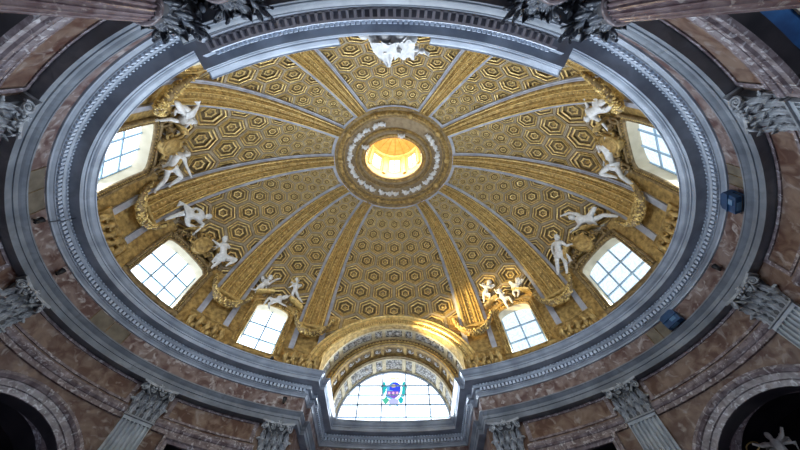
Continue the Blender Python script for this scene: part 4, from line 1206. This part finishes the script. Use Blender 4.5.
flat('right_leaf', [(.38, 1.58), (.44, 1.9), (.46, 2.38), (.62, 2.46), (.72, 2.1), (.64, 1.72), (.52, 1.52)], 'aqua'); flat('lower_right_leaf', blob(.38, 1.38, .14, .18, 16, .2), 'aqua')
flat('lower_scroll', [(-.28, 1.38), (0, 1.5), (.24, 1.4), (.26, 1.2), (.08, 1.05), (-.12, 1.1), (-.25, 1.2)], 'lav', -.002)
flat('tail', [(-.42, .98), (-.2, 1.08), (0, 1.0), (.2, 1.08), (.42, .98), (.2, 1.03), (0, .95), (-.2, 1.03)], 'sky')


# ------------------------------------------------------------------ stucco figures
FIG = {
'UL1':[[-9.31,-3.68,16.16],[-9.4,-3.71,16.01],[-9.44,-3.8,15.73],[-9.19,-4.09,15.84],[-9.5,-3.95,15.09],[-9.65,-3.99,14.52],[-9.63,-3.45,16.19],[-9.84,-3.26,15.97],[-8.85,-4.73,14.76],[-9.17,-4.25,15.65],[-9.05,-4.5,15.34],[-9.39,-4.21,15.32]],
'UL2':[[-10.13,-2.07,16.35],[-10.24,-2.13,16.15],[-10.35,-2.1,15.9],[-10.62,-1.55,15.75],[-10.31,-1.51,16.37],[-10.37,-0.85,16.6],[-10.58,-1.95,15.73],[-10.72,-1.72,15.53],[-10.5,-0.98,16.08],[-10.87,-0.74,15.58],[-10.87,-1.1,15.44],[-11.15,-0.72,14.85],[-10.12,-3.06,15.64]],
'LL1':[[-10.15,1.46,16.57],[-10.28,1.42,16.42],[-10.41,1.31,16.21],[-10.66,1.02,15.85],[-10.21,1.74,16.23],[-10.42,1.95,15.59],[-10.54,0.9,16.46],[-10.65,0.98,16.14],[-10.56,1.41,15.47],[-10.45,1.82,15.92],[-10.9,0.8,15.39],[-11.12,0.77,14.86]],
'LL2':[[-9.5,2.89,16.53],[-9.52,3.08,16.36],[-9.52,3.22,16.16],[-9.43,3.63,15.76],[-9.69,2.92,16.09],[-9.86,2.73,16.09],[-9.38,3.43,16.5],[-9.65,3.14,16.35],[-8.86,3.94,16.07],[-9.23,4.0,15.61],[-9.53,3.7,15.47],[-9.72,3.75,15.06],[-9.9,3.06,16.0]],
'UR1':[[9.27,-3.68,16.29],[9.25,-3.84,16.14],[9.22,-4.01,15.89],[9.2,-4.29,15.39],[9.56,-3.65,15.67],[9.97,-3.2,15.46],[9.07,-4.19,16.13],[8.84,-4.46,16.08],[9.29,-4.23,14.98],[9.21,-4.56,14.55],[9.09,-4.6,14.88],[9.03,-4.53,15.53]],
'UR2':[[10.07,-2.83,15.69],[10.21,-2.58,15.74],[10.34,-2.24,15.81],[10.67,-1.55,15.63],[10.03,-2.4,16.3],[10.25,-2.02,16.24],[10.49,-1.8,16.13],[10.56,-1.48,16.19],[10.48,-0.98,16.16],[10.87,-1.05,15.47],[10.94,-1.16,15.16],[11.19,-0.96,14.47]],
'LR1':[[10.0,1.74,16.7],[10.14,1.73,16.54],[10.28,1.66,16.28],[10.54,1.39,15.97],[9.89,1.59,17.03],[9.68,1.88,17.3],[10.18,2.15,16.4],[10.0,2.44,16.48],[10.56,0.74,15.94],[10.54,1.2,16.19],[10.83,1.01,15.52],[11.11,0.77,14.9]],
'LR2':[[9.36,3.02,16.66],[9.37,3.18,16.54],[9.36,3.33,16.35],[9.32,3.68,15.95],[9.6,3.12,16.0],[9.87,2.9,15.84],[9.17,3.66,16.57],[9.18,3.85,16.22],[9.1,3.91,15.59],[9.07,4.34,15.16],[9.46,3.81,15.44],[9.43,4.14,14.96]],
'pa':[[-7.32,5.41,16.27],[-7.38,5.46,16.09],[-7.49,5.46,15.9],[-7.63,5.49,15.56],[-7.07,5.56,16.32],[-6.85,5.63,16.56],[-7.43,5.61,15.8],[-7.3,5.76,15.53],[-7.71,5.45,15.23],[-7.97,5.37,15.22],[-7.51,5.64,15.38],[-7.77,5.56,15.2],[-7.7,5.29,16.25]],
'pb':[[-6.39,6.2,15.44],[-6.5,6.19,15.34],[-6.63,6.15,15.21],[-6.89,6.07,15.02],[-6.27,6.25,15.5],[-6.12,6.28,15.76],[-6.4,6.36,15.1],[-6.18,6.47,15.06],[-7.06,5.89,15.11],[-7.2,5.98,14.66],[-7.0,6.06,14.84],[-6.91,6.21,14.51]],
'pc':[[-5.95,6.0,16.81],[-5.94,6.1,16.63],[-5.94,6.14,16.49],[-5.92,6.3,16.11],[-6.14,6.06,16.38],[-6.28,6.06,16.24],[-5.75,6.25,16.63],[-5.87,6.28,16.38],[-5.99,6.3,15.73],[-5.76,6.52,15.64],[-5.7,6.48,15.87],[-5.44,6.69,15.66],[-5.72,6.26,16.74]],
'qa':[[5.81,6.14,16.63],[5.73,6.24,16.51],[5.65,6.31,16.4],[5.53,6.49,16.06],[5.48,6.3,16.59],[5.34,6.32,16.77],[5.91,6.28,16.36],[6.09,6.18,16.39],[5.75,6.36,15.91],[5.7,6.52,15.73],[5.41,6.61,15.85],[5.37,6.73,15.62],[6.06,6.17,16.52]],
'qb':[[6.28,6.18,15.76],[6.29,6.23,15.64],[6.34,6.25,15.48],[6.48,6.25,15.26],[6.13,6.23,15.83],[6.06,6.21,16.13],[6.19,6.37,15.54],[6.01,6.47,15.48],[6.66,6.08,15.27],[6.77,6.18,14.92],[6.44,6.34,14.98],[6.51,6.4,14.7]],
'qc':[[7.27,5.54,16.02],[7.19,5.65,15.92],[7.14,5.71,15.81],[7.12,5.82,15.58],[7.37,5.55,15.79],[7.42,5.48,15.98],[7.0,5.83,15.96],[6.96,5.9,15.78],[6.91,5.91,15.42],[6.99,5.99,15.25],[7.23,5.82,15.39],[7.14,5.96,15.21],[6.97,5.77,16.28]],
}
def build_figure(key, name, label, cat, group, size=1.0, putto=False, drape=True, hair='short', female=False):
    J = [Vector(p) for p in FIG[key]]
    head, neck, chest, pelvis, eL, hL, eR, hR, kL, fL, kR, fR = J[:12]
    root_p = pelvis.copy()
    J = [p - root_p for p in J]; head, neck, chest, pelvis, eL, hL, eR, hR, kL, fL, kR, fR = J[:12]
    root = empty(name, Matrix.Translation(root_p)); tag(root, label, cat, group)
    k = size * (0.56 if putto else 1.0); ch = 1.75 if putto else 1.48
    inn = (Vector((0, 0, 13.0)) - root_p); inn = (inn - Vector((0, 0, inn.z))).normalized()
    inn = (inn * 0.75 + Vector((0, 0, -0.5))).normalized()          # towards the room, a little down
    spine = (neck - pelvis).normalized(); side = spine.cross(inn).normalized()
    if (eL - chest).dot(side) < (eR - chest).dot(side): side = -side
    shL = chest.lerp(neck, .55) + side * 0.19 * k * ch; shR = chest.lerp(neck, .55) - side * 0.19 * k * ch
    kside = side if (kL - pelvis).dot(side) > (kR - pelvis).dot(side) else -side
    hipL = pelvis + kside * 0.11 * k * ch; hipR = pelvis - kside * 0.11 * k * ch
    waist = pelvis.lerp(chest, .5)
    def toe(kn, ft):
        d = (ft - kn).normalized(); f = (inn - d * inn.dot(d)).normalized(); return ft + (f * .6 + d * .5).normalized() * 0.17 * k
    V = [(pelvis, .145), (waist, .12), (chest, .155), (chest.lerp(neck, .6), .12), (neck.lerp(head, .25), .062), (neck + (head - neck).normalized() * .14 * size, .07),
         (shL, .085), (eL.lerp(shL, .5), .066), (eL, .052), (hL.lerp(eL, .5), .050), (hL, .034),
         (shR, .085), (eR.lerp(shR, .5), .066), (eR, .052), (hR.lerp(eR, .5), .050), (hR, .034),
         (hipL, .115), (kL.lerp(hipL, .5), .098), (kL, .072), (fL.lerp(kL, .6), .074), (fL, .044), (toe(kL, fL), .034),
         (hipR, .115), (kR.lerp(hipR, .5), .098), (kR, .072), (fR.lerp(kR, .6), .074), (fR, .044), (toe(kR, fR), .034)]
    E_ = [(0, 1), (1, 2), (2, 3), (3, 4), (4, 5), (3, 6), (6, 7), (7, 8), (8, 9), (9, 10), (3, 11), (11, 12), (12, 13), (13, 14), (14, 15),
          (0, 16), (16, 17), (17, 18), (18, 19), (19, 20), (20, 21), (0, 22), (22, 23), (23, 24), (24, 25), (25, 26), (26, 27)]
    me = bpy.data.meshes.new('tmp'); me.from_pydata([tuple(v) for v, r in V], E_, [])
    o = bpy.data.objects.new('tmp', me); COL.objects.link(o)
    sk = o.modifiers.new('s', 'SKIN'); sk.use_smooth_shade = True
    o.modifiers.new('b', 'SUBSURF').levels = 2
    for i, (v, r) in enumerate(V):
        q = me.skin_vertices[0].data[i]; rr = r * k * ch; q.radius = (rr, rr); q.use_root = (i == 0)
    dg = bpy.context.evaluated_depsgraph_get(); ev = o.evaluated_get(dg); baked = bpy.data.meshes.new_from_object(ev)
    bpy.data.objects.remove(o)
    mb = MB(); mb.v = [tuple(v.co) for v in baked.vertices]; mb.f = [list(p.vertices) for p in baked.polygons]; mb.m = [0] * len(mb.f); mb.s = [True] * len(mb.f)
    # head with face
    hd = (head - neck).normalized(); fwd = (inn - hd * inn.dot(hd)).normalized(); sd = hd.cross(fwd)
    HM = Matrix((sd, fwd, hd)).transposed(); hr = 0.155 * size * (0.92 if putto else 1)
    hc = neck + (head - neck).normalized() * max((head - neck).length, hr * 1.55)
    rows = []
    for i in range(13):
        a = math.pi * i / 12
        row = []
        for j in range(16):
            b = 2 * math.pi * j / 16; x = math.sin(a) * math.cos(b); y = math.sin(a) * math.sin(b); z = math.cos(a)
            w = 0.86 if z > -.2 else 0.86 - 0.25 * (-.2 - z)
            px, py, pz = x * w, y * (1.0 if z > -0.3 else 1.0 + .08), z * 1.22
            if y > .6 and abs(x) < .22: py += 0.16 * max(0, 1 - abs(z + .12) / .3)            # nose
            if y > .5 and .12 < abs(x) < .5 and -0.02 < z < .25: py -= 0.10                     # eye sockets
            if y > .6 and abs(x) < .3 and -.62 < z < -.45: py += 0.05                          # lips
            if y > .5 and z < -.75: py += .08
            row.append(hc + HM @ (Vector((px, py, pz)) * hr))
        rows.append(row)
    mb.grid(rows, 0, True, True)
    for s_ in (-1, 1):
        mb.ball(hc + HM @ Vector((s_ * hr * .86, -.05 * hr, -.05 * hr)), (hr * .10, hr * .2, hr * .3), None, 0, 6, 4, HM)
        mb.ball(hc + HM @ Vector((s_ * hr * .34, .86 * hr, .12 * hr)), hr * .13, None, 0, 6, 4)
    # hands: palm, four fingers and a thumb leaving its side
    for el_, ha in ((eL, hL), (eR, hR)):
        d = (ha - el_).normalized(); sdv = d.cross(inn); sdv = sdv.normalized() if sdv.length > .1 else side; up_ = sdv.cross(d).normalized()
        hk = 0.19 * k * (0.85 if putto else 1); B = Matrix((sdv, d, up_)).transposed()
        mb.ball(ha + d * hk * .28, (hk * .22, hk * .34, hk * .10), None, 0, 8, 5, B)
        for q, L in ((-.17, .42), (-.06, .50), (.06, .47), (.17, .38)):
            b0 = ha + B @ Vector((q * hk, hk * .42, 0)); b1 = b0 + B @ Vector((q * hk * .3, hk * L * .5, -hk * .04)); b2 = b1 + B @ Vector((0, hk * L * .42, -hk * .16))
            mb.tube([b0, b1, b2], [hk * .055, hk * .05, hk * .035], 0, 5)
        t0 = ha + B @ Vector((hk * .16, hk * .14, 0)); t1 = t0 + B @ Vector((hk * .20, hk * .16, -hk * .03)); t2 = t1 + B @ Vector((hk * .05, hk * .2, -hk * .08))
        mb.tube([t0, t1, t2], [hk * .075, hk * .06, hk * .04], 0, 5)
    body = mb.obj('body', WHITE, root)
    # hair
    hb = MB(); rnd = random.Random(key)
    for i in range(26 if hair == 'short' else 40):
        th = rnd.uniform(0, 2 * math.pi); ph_ = rnd.uniform(0, 1.75 if hair == 'short' else 2.2)
        v = Vector((math.sin(ph_) * math.cos(th), math.sin(ph_) * math.sin(th), math.cos(ph_)))
        if v.y > .35 and v.z < .62: continue
        hb.ball(hc + HM @ (Vector((v.x * .88, v.y * .98, v.z * 1.2)) * hr), hr * rnd.uniform(.24, .36), None, 0, 6, 4)
    hb.obj('hair', WHITE, root)
    if drape:
        db = MB()
        for j in range(7):
            o_ = (j - 3) * 0.045 * k
            a_ = hipL + kside * .06 * k + spine * o_ * .7 + inn * .05; c_ = pelvis + inn * (.17 * k) + spine * o_; b_ = hipR - kside * .12 * k + spine * o_ * 1.4 + inn * .02
            e_ = b_ - kside * .22 * k - spine * (.10 + .05 * j) * k - inn * .08; f_ = e_ - spine * .30 * k - kside * .05 * (j - 3) * k - inn * .05
            pts = [a_, a_.lerp(c_, .5) + inn * .05 * k, c_, c_.lerp(b_, .5) + inn * .04 * k, b_, e_, f_]
            db.tube(pts, [.03 * k, .05 * k, .06 * k, .055 * k, .06 * k, .05 * k, .015 * k], 0, 6)
        db.obj('drapery', WHITE, root)
    if len(J) > 12 and (putto or key in ('UL2', 'LL2')):
        wt = J[12]; wb = MB()
        for sgn in ((1, -1) if putto else (1,)):
            base = chest - inn * .10 * k + side * .05 * sgn * k
            tip = wt + (side * .10 * sgn * k if putto else Vector()); 
            if putto and sgn < 0: tip = base + (wt - base) - 2 * side * (wt - base).dot(side)
            ax = (tip - base); L = ax.length; ax.normalize(); bn = ax.cross(inn).normalized()
            if bn.dot(spine) > 0: bn = -bn
            for j in range(6):
                st_ = base + ax * L * (.25 + .15 * j); en = st_ + (ax * .5 + bn * (.8 - .12 * j)).normalized() * (L * .55 if j < 5 else L * .35)
                wb.tube([st_, st_.lerp(en, .5) + inn * .02, en], [.05 * k + .02, .055 * k + .02, .012], 0, 6)
            wb.tube([base, base + ax * L * .5 + inn * .04, tip], [.06 * k + .01, .07 * k + .01, .03], 0, 6)
        wb.obj('wing', WHITE, root)
    return root
FG = 'white stucco figures over the windows'
build_figure('UL1', 'statue', 'white stucco youth with raised leg at the upper left window, nearest the top rib', 'statue', FG)
build_figure('UL2', 'statue', 'winged white stucco youth reclining just above the left end rib', 'statue', FG)
build_figure('LL1', 'statue', 'white stucco youth stretched out just under the left end rib, leg to the left', 'statue', FG)
build_figure('LL2', 'statue', 'seated white stucco youth right of the lower left window with folded arms', 'statue', FG)
build_figure('UR1', 'statue', 'white stucco youth hanging an arm down at the upper right window', 'statue', FG)
build_figure('UR2', 'statue', 'large white stucco nude kneeling on the right end rib, arms overhead', 'statue', FG)
build_figure('LR1', 'statue', 'white stucco youth sprawled under the right end rib, legs towards the right', 'statue', FG)
build_figure('LR2', 'statue', 'seated white stucco youth left of the lower right window', 'statue', FG)
PG = 'white putti over the small windows'
build_figure('pa', 'putto', 'white putto pointing right, at left above the lower left small window', 'putto', PG, 1, True, False)
build_figure('pb', 'putto', 'white putto crawling along the arch top of the lower left small window', 'putto', PG, 1, True, False)
build_figure('pc', 'putto', 'white putto sitting upright with golden palm right above the left small window', 'putto', PG, 1, True, False)
build_figure('qa', 'putto', 'white putto standing nearest the brightly lit gold rib', 'putto', PG, 1, True, False)
build_figure('qb', 'putto', 'white putto lying on the arch top of the lower right small window', 'putto', PG, 1, True, False)
build_figure('qc', 'putto', 'white putto with spread wings at right above the right small window', 'putto', PG, 1, True, False)
# golden palm held by a putto
mb = MB()
for j in range(7):
    a = -0.9 + j * .3; b0 = Vector((-6.25, 6.02, 16.35)); mb.tube([b0, b0 + Vector((.10 * a + .18, -.05, .35)), b0 + Vector((.45 * a + .25, -.22, .75 - .12 * abs(a)))], [.03, .045, .012], 0, 6)
tag(mb.obj('palm_branch', GOLD2), 'gilded palm branch fanning up beside the putto over the left small window', 'palm branch')

# saint and cloud seated in the broken pediment (only the hem and clouds overhang)
SB = Vector((0.22, -7.05, 11.0))
rt = empty('statue', Matrix.Translation(SB)); tag(rt, 'white marble saint with wind blown robe seated in the gap of the altar pediment', 'statue')
mb = MB()
prof = [(0.0, .52, .38), (.35, .50, .36), (.8, .44, .30), (1.1, .36, .26), (1.35, .34, .22), (1.55, .30, .20), (1.68, .16, .14), (1.75, .07, .07)]
rows = []
for z, a, b in prof: rows.append([(a * (1 + .10 * math.sin(6 * t)) * math.cos(t), b * (1 + .10 * math.cos(7 * t)) * math.sin(t), z) for t in [2 * math.pi * i / 28 for i in range(28)]])
mb.grid(rows, 0, True, True)
mb.ball((0, .04, 1.95), (.13, .15, .18)); mb.tube([(0, 0, 1.68), (0, .02, 1.86)], .07)
for s in (-1, 1):
    mb.tube([(s * .30, 0, 1.55), (s * .52, .16, 1.30), (s * .60, .30, 1.62), (s * .62, .34, 1.72)], [.09, .075, .05, .04])
    for q in range(4): mb.tube([(s * .62 + (q - 1.5) * .03, .34, 1.72), (s * .62 + (q - 1.5) * .045, .37, 1.80), (s * .62 + (q - 1.5) * .05, .40, 1.85)], .014, 0, 5)
    mb.tube([(s * .60, .32, 1.70), (s * .55, .36, 1.74)], .016, 0, 5)
    mb.tube([(s * .18, .15, .7), (s * .22, .45, .75), (s * .22, .52, .30), (s * .20, .62, .24)], [.15, .13, .08, .05])
mb.ball((0, .18, 1.90), (.03, .05, .05)); 
mb.obj('body', WHITE, rt)
mb = MB()
rnd = random.Random(5)
for i in range(18):
    a = rnd.uniform(0, 2 * math.pi); mb.ball((.12 * math.cos(a), .02 + .13 * math.sin(a) - .02, 2.0 + rnd.uniform(0, .12)), rnd.uniform(.04, .06), None, 0, 6, 4)
for i in range(10): mb.ball((rnd.uniform(-.07, .07), .15, 1.84 + rnd.uniform(-.06, .06)), .045, None, 0, 6, 4)
mb.obj('hair', WHITE, rt)
mb = MB()   # robe end blown forward over the cornice
rows = []
for i in range(9):
    t = i / 8; w = .36 * (1 - t ** 1.5) + .03
    rows.append([(-.14 * (1 - t) - .12 + .0 * t + w * q + .02 * math.sin(9 * t + 5 * q), .34 + .66 * t, .06 + .60 * t + .05 * math.sin(11 * q + 3 * t)) for q in (-1, -.7, -.4, -.1, .2, .5, .8, 1)])
mb.grid(rows, 0, True); mb.grid([[(x, y, z - .05) for x, y, z in r] for r in rows], 0, True)
mb.grid([[(.28 + .42 * q, .30 + .46 * t + .05 * math.sin(9 * q), .06 + .45 * t + .04 * math.sin(8 * q + 4 * t)) for q in (-.5, -.2, 0, .2, .4, .6, .8, .95)] for t in (0, .3, .6, 1)], 0, True)
for s in (0, -1): pass
mb.obj('robe', WHITE, rt)
mb = MB()
for (x, y, z, r) in ((.30, .20, .28, .20), (.55, .22, .22, .22), (.12, .22, .2, .2), (.72, .5, .3, .10), (-.5, .2, .2, .2), (-.8, .1, .15, .18), (.25, .1, .2, .3), (-.2, .1, .15, .25)): mb.ball((x, y, z), (r, r * .9, r * .8), None, 0, 10, 7)
tagc = mb.obj('cloud', WHITE, rt)
# small cherub beside the saint
mb = MB(); c_ = Vector((1.12, -6.50, 11.35))
mb.ball(c_, (.09, .09, .10), None, 0, 10, 7)
for s in (-1, 1):
    for j in range(4): mb.tube([c_ + Vector((s * .05, .0, 0)), c_ + Vector((s * (.14 + .03 * j), .08, .02 + .05 * j)), c_ + Vector((s * (.24 - .02 * j), .16 - .03 * j, .02 + .08 * j))], [.03, .035, .01], 0, 5)
tag(mb.obj('cherub_head', WHITE), 'tiny winged cherub head peeping over the cornice right of the saint', 'cherub')

# ------------------------------------------------------------------ cherub heads in the oculus ring
def cherub():
    root = empty('cherub_head', Matrix.Identity(4))
    mb = MB(); mb.ball((0, 0, .10), (.145, .16, .14), None, 0, 10, 7); mb.ball((0, -.02, .22), (.025, .03, .03), None, 0, 6, 4)
    for s in (-1, 1): mb.ball((s * .05, .03, .20), .022, None, 0, 6, 4); mb.ball((s * .06, -.04, .18), .04, None, 0, 6, 4)
    mb.obj('face', WHITE, root)
    hb = MB(); rnd = random.Random(2)
    for i in range(14): a = rnd.uniform(.3, 2.9); hb.ball((.11 * math.cos(a), .11 * math.sin(a) + .01, .12 + rnd.uniform(-.05, .06)), .04, None, 0, 6, 4)
    hb.obj('hair', WHITE, root)
    for s in (-1, 1):
        wb = MB()
        for j in range(4):
            wb.tube([(s * .07, -.03, .05), (s * (.17 + .02 * j), .02 - .05 * j, .07), (s * (.25 - .02 * j), .08 - .085 * j, .04)], [.035, .045, .012], 0, 6)
        wb.obj('wing', WHITE, root)
    return root
ch0 = cherub(); nC = 0
angs = []
k = 0
while True:
    a = -42 + k * 10.7
    if a > 268: break
    angs.append(a); k += 1
ORD = 'first second third fourth fifth sixth seventh eighth ninth tenth eleventh twelfth thirteenth fourteenth fifteenth sixteenth seventeenth eighteenth nineteenth twentieth'.split()
ORD += ['twenty-' + o for o in ORD[:9]] + ['thirtieth'] + ['thirty-' + o for o in ORD[:9]]
for k, a in enumerate(angs):
    q = ch0 if k == 0 else copy_tree(ch0)
    ph_ = R(a + (2.0 if k % 3 == 0 else -1.0)); p = ring_off(0.95, 22.28, ph_)
    n = Vector((math.cos(ph_) / A0, math.sin(ph_) / B0, 0)).normalized()      # outward
    t = Vector((-n.y, n.x, 0)); zax = Vector((0, 0, -1)); yax = (n if k % 2 else n).normalized(); xax = yax.cross(zax)
    M = Matrix((xax, yax, zax)).transposed().to_4x4(); M.translation = p
    q.matrix_world = M @ Matrix.Rotation(R(random.uniform(-25, 25)), 4, 'Z') @ Matrix.Scale(1.10 if k % 2 else 1.0, 4)
    tag(q, 'white cherub head in the oculus ring, %s clockwise from the gap at upper right' % ORD[k], 'cherub', 'cherub heads round the oculus')
for a, r_, lab in ((216, 1.72, 'white cherub head hanging into the oculus rim at its upper left'), (283, 1.75, 'white cherub head hanging into the oculus rim at its top')):
    q = copy_tree(ch0); ph_ = R(a); p = ring_off(r_, 22.2, ph_); M = Matrix((Vector((-1, 0, 0)), Vector((0, 1, 0)), Vector((0, 0, -1)))).transposed().to_4x4(); M.translation = p
    q.matrix_world = M; tag(q, lab, 'cherub'); 
    if 'group' in q: del q['group']

# ------------------------------------------------------------------ leaf garlands hung beneath the rib feet
def garland():
    root = empty('garland', Matrix.Identity(4)); mb = MB(); lf = MB(); rnd = random.Random(9)
    pts = []
    for i in range(31):
        t = -1 + i / 15; pts.append(Vector((t * (1.22 - .12 * abs(t) ** 3), 1.0 - 1.50 * (1 - abs(t) ** 2.2), 0.20 + 0.26 * (1 - t * t))))
    mb.tube(pts, [.08 + .09 * (1 - abs(-1 + i / 15) ** 2) for i in range(31)], 0, 8); mb.obj('rope', GOLDD, root)
    for i in range(31):
        t = -1 + i / 15; r = .08 + .10 * (1 - abs(t) ** 2)
        for k in range(9):
            a = rnd.uniform(0, 2 * math.pi); c = pts[i] + Vector((rnd.uniform(-.03, .03), math.cos(a) * r, math.sin(a) * r)); s = rnd.uniform(.04, .075)
            lf.ball(c, (s * 1.3, s * .7, s), None, 0, 6, 3, Matrix.Rotation(rnd.uniform(0, 3), 3, 'Z'))
    lf.obj('leaves_and_fruit', GOLD2, root)
    return root
GL = {0: 'gilded leaf garland hanging under the right end rib', 39.5: 'gilded garland under the rib between the two lower right windows', 66.2: 'brightly lit gilded garland under the rib right of the entrance arch',
      113.8: 'gilded garland under the rib left of the entrance arch', 140.5: 'gilded garland under the rib between the two lower left windows', 180: 'gilded leaf garland hanging under the left end rib',
      219.5: 'gilded garland at the upper left beside the altar cornice', 320.5: 'gilded garland at the upper right beside the altar cornice'}
g0 = garland(); first = True
for a, lab in GL.items():
    q = g0 if first else copy_tree(g0); first = False
    q.matrix_world = frame_at(a, 13.95, 0.02); tag(q, lab, 'garland', 'gilded garlands under the ribs')

# ------------------------------------------------------------------ things on the frieze and cornice
def box_on(deg, z, off, name): return empty(name, Matrix(((math.sin(R(deg)), 0, 0, 0), (0, 1, 0, 0), (0, 0, 1, 0), (0, 0, 0, 1))))
def frz_frame(deg, z, off=0.0):
    p2 = ellipse_off(deg, off); n = -Vector((math.cos(R(deg)) / FA, math.sin(R(deg)) / FB, 0)).normalized(); t = Vector((n.y, -n.x, 0)); 
    M = Matrix((t, Vector((0, 0, 1)), n)).transposed().to_4x4()
    if M.determinant() < 0: M = Matrix((-t, Vector((0, 0, 1)), n)).transposed().to_4x4()
    M.translation = Vector((p2.x, p2.y, z)); return M
def floodlight(deg, z, lab, s=1.0):
    root = empty('floodlight', frz_frame(deg, z)); tag(root, lab, 'floodlight', 'blue floodlights on the frieze')
    mb = MB(); mb.prism([(-.30 * s, -.26 * s), (.30 * s, -.26 * s), (.30 * s, .20 * s), (.2 * s, .27 * s), (-.2 * s, .27 * s), (-.30 * s, .20 * s)], .10, .36 * s); mb.box((0, 0, .38 * s), (.31 * s, .02, .02)); mb.obj('housing', BLUEB, root)
    mb = MB(); mb.box((.08 * s, -.10 * s, .37 * s), (.10 * s, .075 * s, .012)); mb.box((-.05 * s, -.262 * s, .24 * s), (.15 * s, .012, .08 * s)); mb.obj('lens', BLUEG, root)
    mb = MB(); mb.box((0, 0, .05), (.07, .07, .06)); mb.tube([(-.33 * s, 0, .22), (-.33 * s, -.3 * s, .2), (.33 * s, -.3 * s, .2), (.33 * s, 0, .22)], .014, 0, 5); mb.obj('bracket', BLACK, root)
floodlight(19.2, 9.62, 'blue floodlight box on the frieze at lower right, beside an olive panel')
floodlight(-17.0, 9.62, 'blue floodlight box on the frieze at the right end, below the upper right window', 1.0)
def speck(deg, z, lab):
    root = empty('spotlight', frz_frame(deg, z)); tag(root, lab, 'spotlight', 'small black spotlights on the frieze')
    mb = MB(); mb.tube([(0, 0, .02), (0, .02, .14)], .03, 0, 6); mb.obj('bracket', BLACK, root)
    mb = MB(); mb.tube([(0, -.13, .16), (0, .02, .17), (0, .13, .18)], [.045, .085, .095], 0, 10); mb.obj('lamp_head', BLACK, root)
speck(178.4, 9.58, 'small black spotlight on the left end of the frieze, the larger lower one')
speck(-167.0, 9.55, 'thin black spotlight on the left frieze beside the olive panel')
speck(114.6, 9.66, 'small black spotlight on the frieze just left of the entrance bay')
speck(1.4, 9.58, 'small black spotlight on the right end of the frieze')
def slate(d0, d1, lab):
    root = empty('slate_panel', frz_frame((d0 + d1) / 2, 9.66)); Mi = root.matrix_world.inverted(); tag(root, lab, 'panel', 'olive panels set in the frieze')
    mid = (d0 + d1) / 2
    def q(d, z, o): e = ellipse_off(d, o); return Mi @ Vector((e.x, e.y, z))
    for a, b in ((d0, mid), (mid, d1)):
        mb = MB(); mb.grid([[q(d, 9.36, 0.0), q(d, 9.36, .012), q(d, 9.98, .012), q(d, 9.98, 0.0)] for d in [a + .15 + (b - a - .3) * i / 6 for i in range(7)]]); mb.obj('slate', PATCH, root)
    mb = MB()
    for d in (d0, mid, d1): mb.tube([q(d, 9.35, .015), q(d, 9.99, .015)], .012, 0, 4)
    mb.obj('bronze_edge', GOLDD, root)
slate(-165.5, -155, 'olive brown double panel in the left end of the frieze'); slate(154.5, 164, 'olive brown double panel in the frieze at lower left')
slate(21.5, 26.8, 'olive brown panel in the frieze beside the lower right blue floodlight'); slate(-24.8, -19.8, 'olive brown panel in the frieze at the right end')
# thin cable crossing the cornice at the left end
mb = MB(); d_ = -169.2
def cq(o, z): e = ellipse_off(d_, o); return (e.x, e.y, z)
mb.tube([cq(.02, 9.98), cq(.16, 10.15), cq(.30, 10.20), cq(.36, 10.40), cq(.45, 10.54)], .013, 0, 5)
tag(mb.obj('cable', BLACK), 'thin black cable crossing the dentils at the left end of the cornice', 'cable')
# lamp standing on the cornice behind its lip, lighting the arch
rt = empty('spotlight', Matrix.Translation((-5.66, 6.32, 11.02))); tag(rt, 'small lamp standing on the cornice left of the entrance arch, aimed right', 'spotlight')
mb = MB(); mb.box((0, 0.06, .03), (.08, .08, .03)); mb.tube([(0, .06, .05), (0, .06, .16)], .02, 0, 6); mb.obj('bracket', BLACK, rt)
mb = MB(); mb.tube([(-.03, .0, .14), (0.02, .02, .24)], [.06, .09], 0, 10, True, False); mb.obj('lamp_head', BLACK, rt)

# sculpted altar group glimpsed in the lower right chapel
M = CHM[21]
rt = empty('altar_block', M @ Matrix.Translation((0.3, 1.75, FLOOR))); tag(rt, 'dark marble altar front carrying pale figures inside the lower right chapel', 'altar')
mb = MB(); mb.box((0, 0, (5.05 - FLOOR) / 2), (1.45, .30, (5.05 - FLOOR) / 2)); mb.obj('body', NICHE, rt)
mb = MB(); mb.box((0, -.04, 5.10 - FLOOR), (1.55, .38, .05)); mb.box((0, -.02, 5.0 - FLOOR), (1.50, .34, .05)); mb.obj('ledge', MOUL, rt)
rt = empty('statue', M @ Matrix.Translation((0.72, 1.52, 6.25)) @ Matrix.Diagonal((1, 1, 1, 1))); tag(rt, 'dim pale figure with outstretched arms inside the lower right chapel', 'statue')
mb = MB(); mb.tube([(0, 0, -.5), (0, 0, -.35), (0, 0, -.1), (0, 0, .0)], [.16, .13, .15, .07]); mb.ball((0, -.03, .1), (.09, .1, .12), None, 0, 8, 6)
for s in (-1, 1): mb.tube([(s * .12, 0, -.08), (s * .34, -.1, -.06), (s * .5, -.15, .08)], [.06, .05, .035]); mb.tube([(s * .08, 0, -.45), (s * .2, -.1, -.78), (s * .15, 0, -1.08)], [.10, .08, .05])
mb.obj('body', WHITE, rt)
mb = MB()
for s in (-1, 1):
    for j in range(4): mb.tube([(s * .08, .08, -.15), (s * (.25 + .05 * j), .12, .05 - .1 * j), (s * (.42 - .04 * j), .1, .1 - .2 * j)], [.04, .05, .015], 0, 5)
mb.obj('wing', WHITE, rt)
rt = empty('halo', M @ Matrix.Translation((1.30, 1.45, 6.3))); tag(rt, 'small gilded ring glinting inside the lower right chapel', 'ring')
mb = MB(); mb.tube([(.20 * math.cos(t), 0, .12 * math.sin(t)) for t in [2 * math.pi * i / 20 for i in range(21)]], .022, 0, 6); mb.obj('gilded_ring', GOLD2, rt)
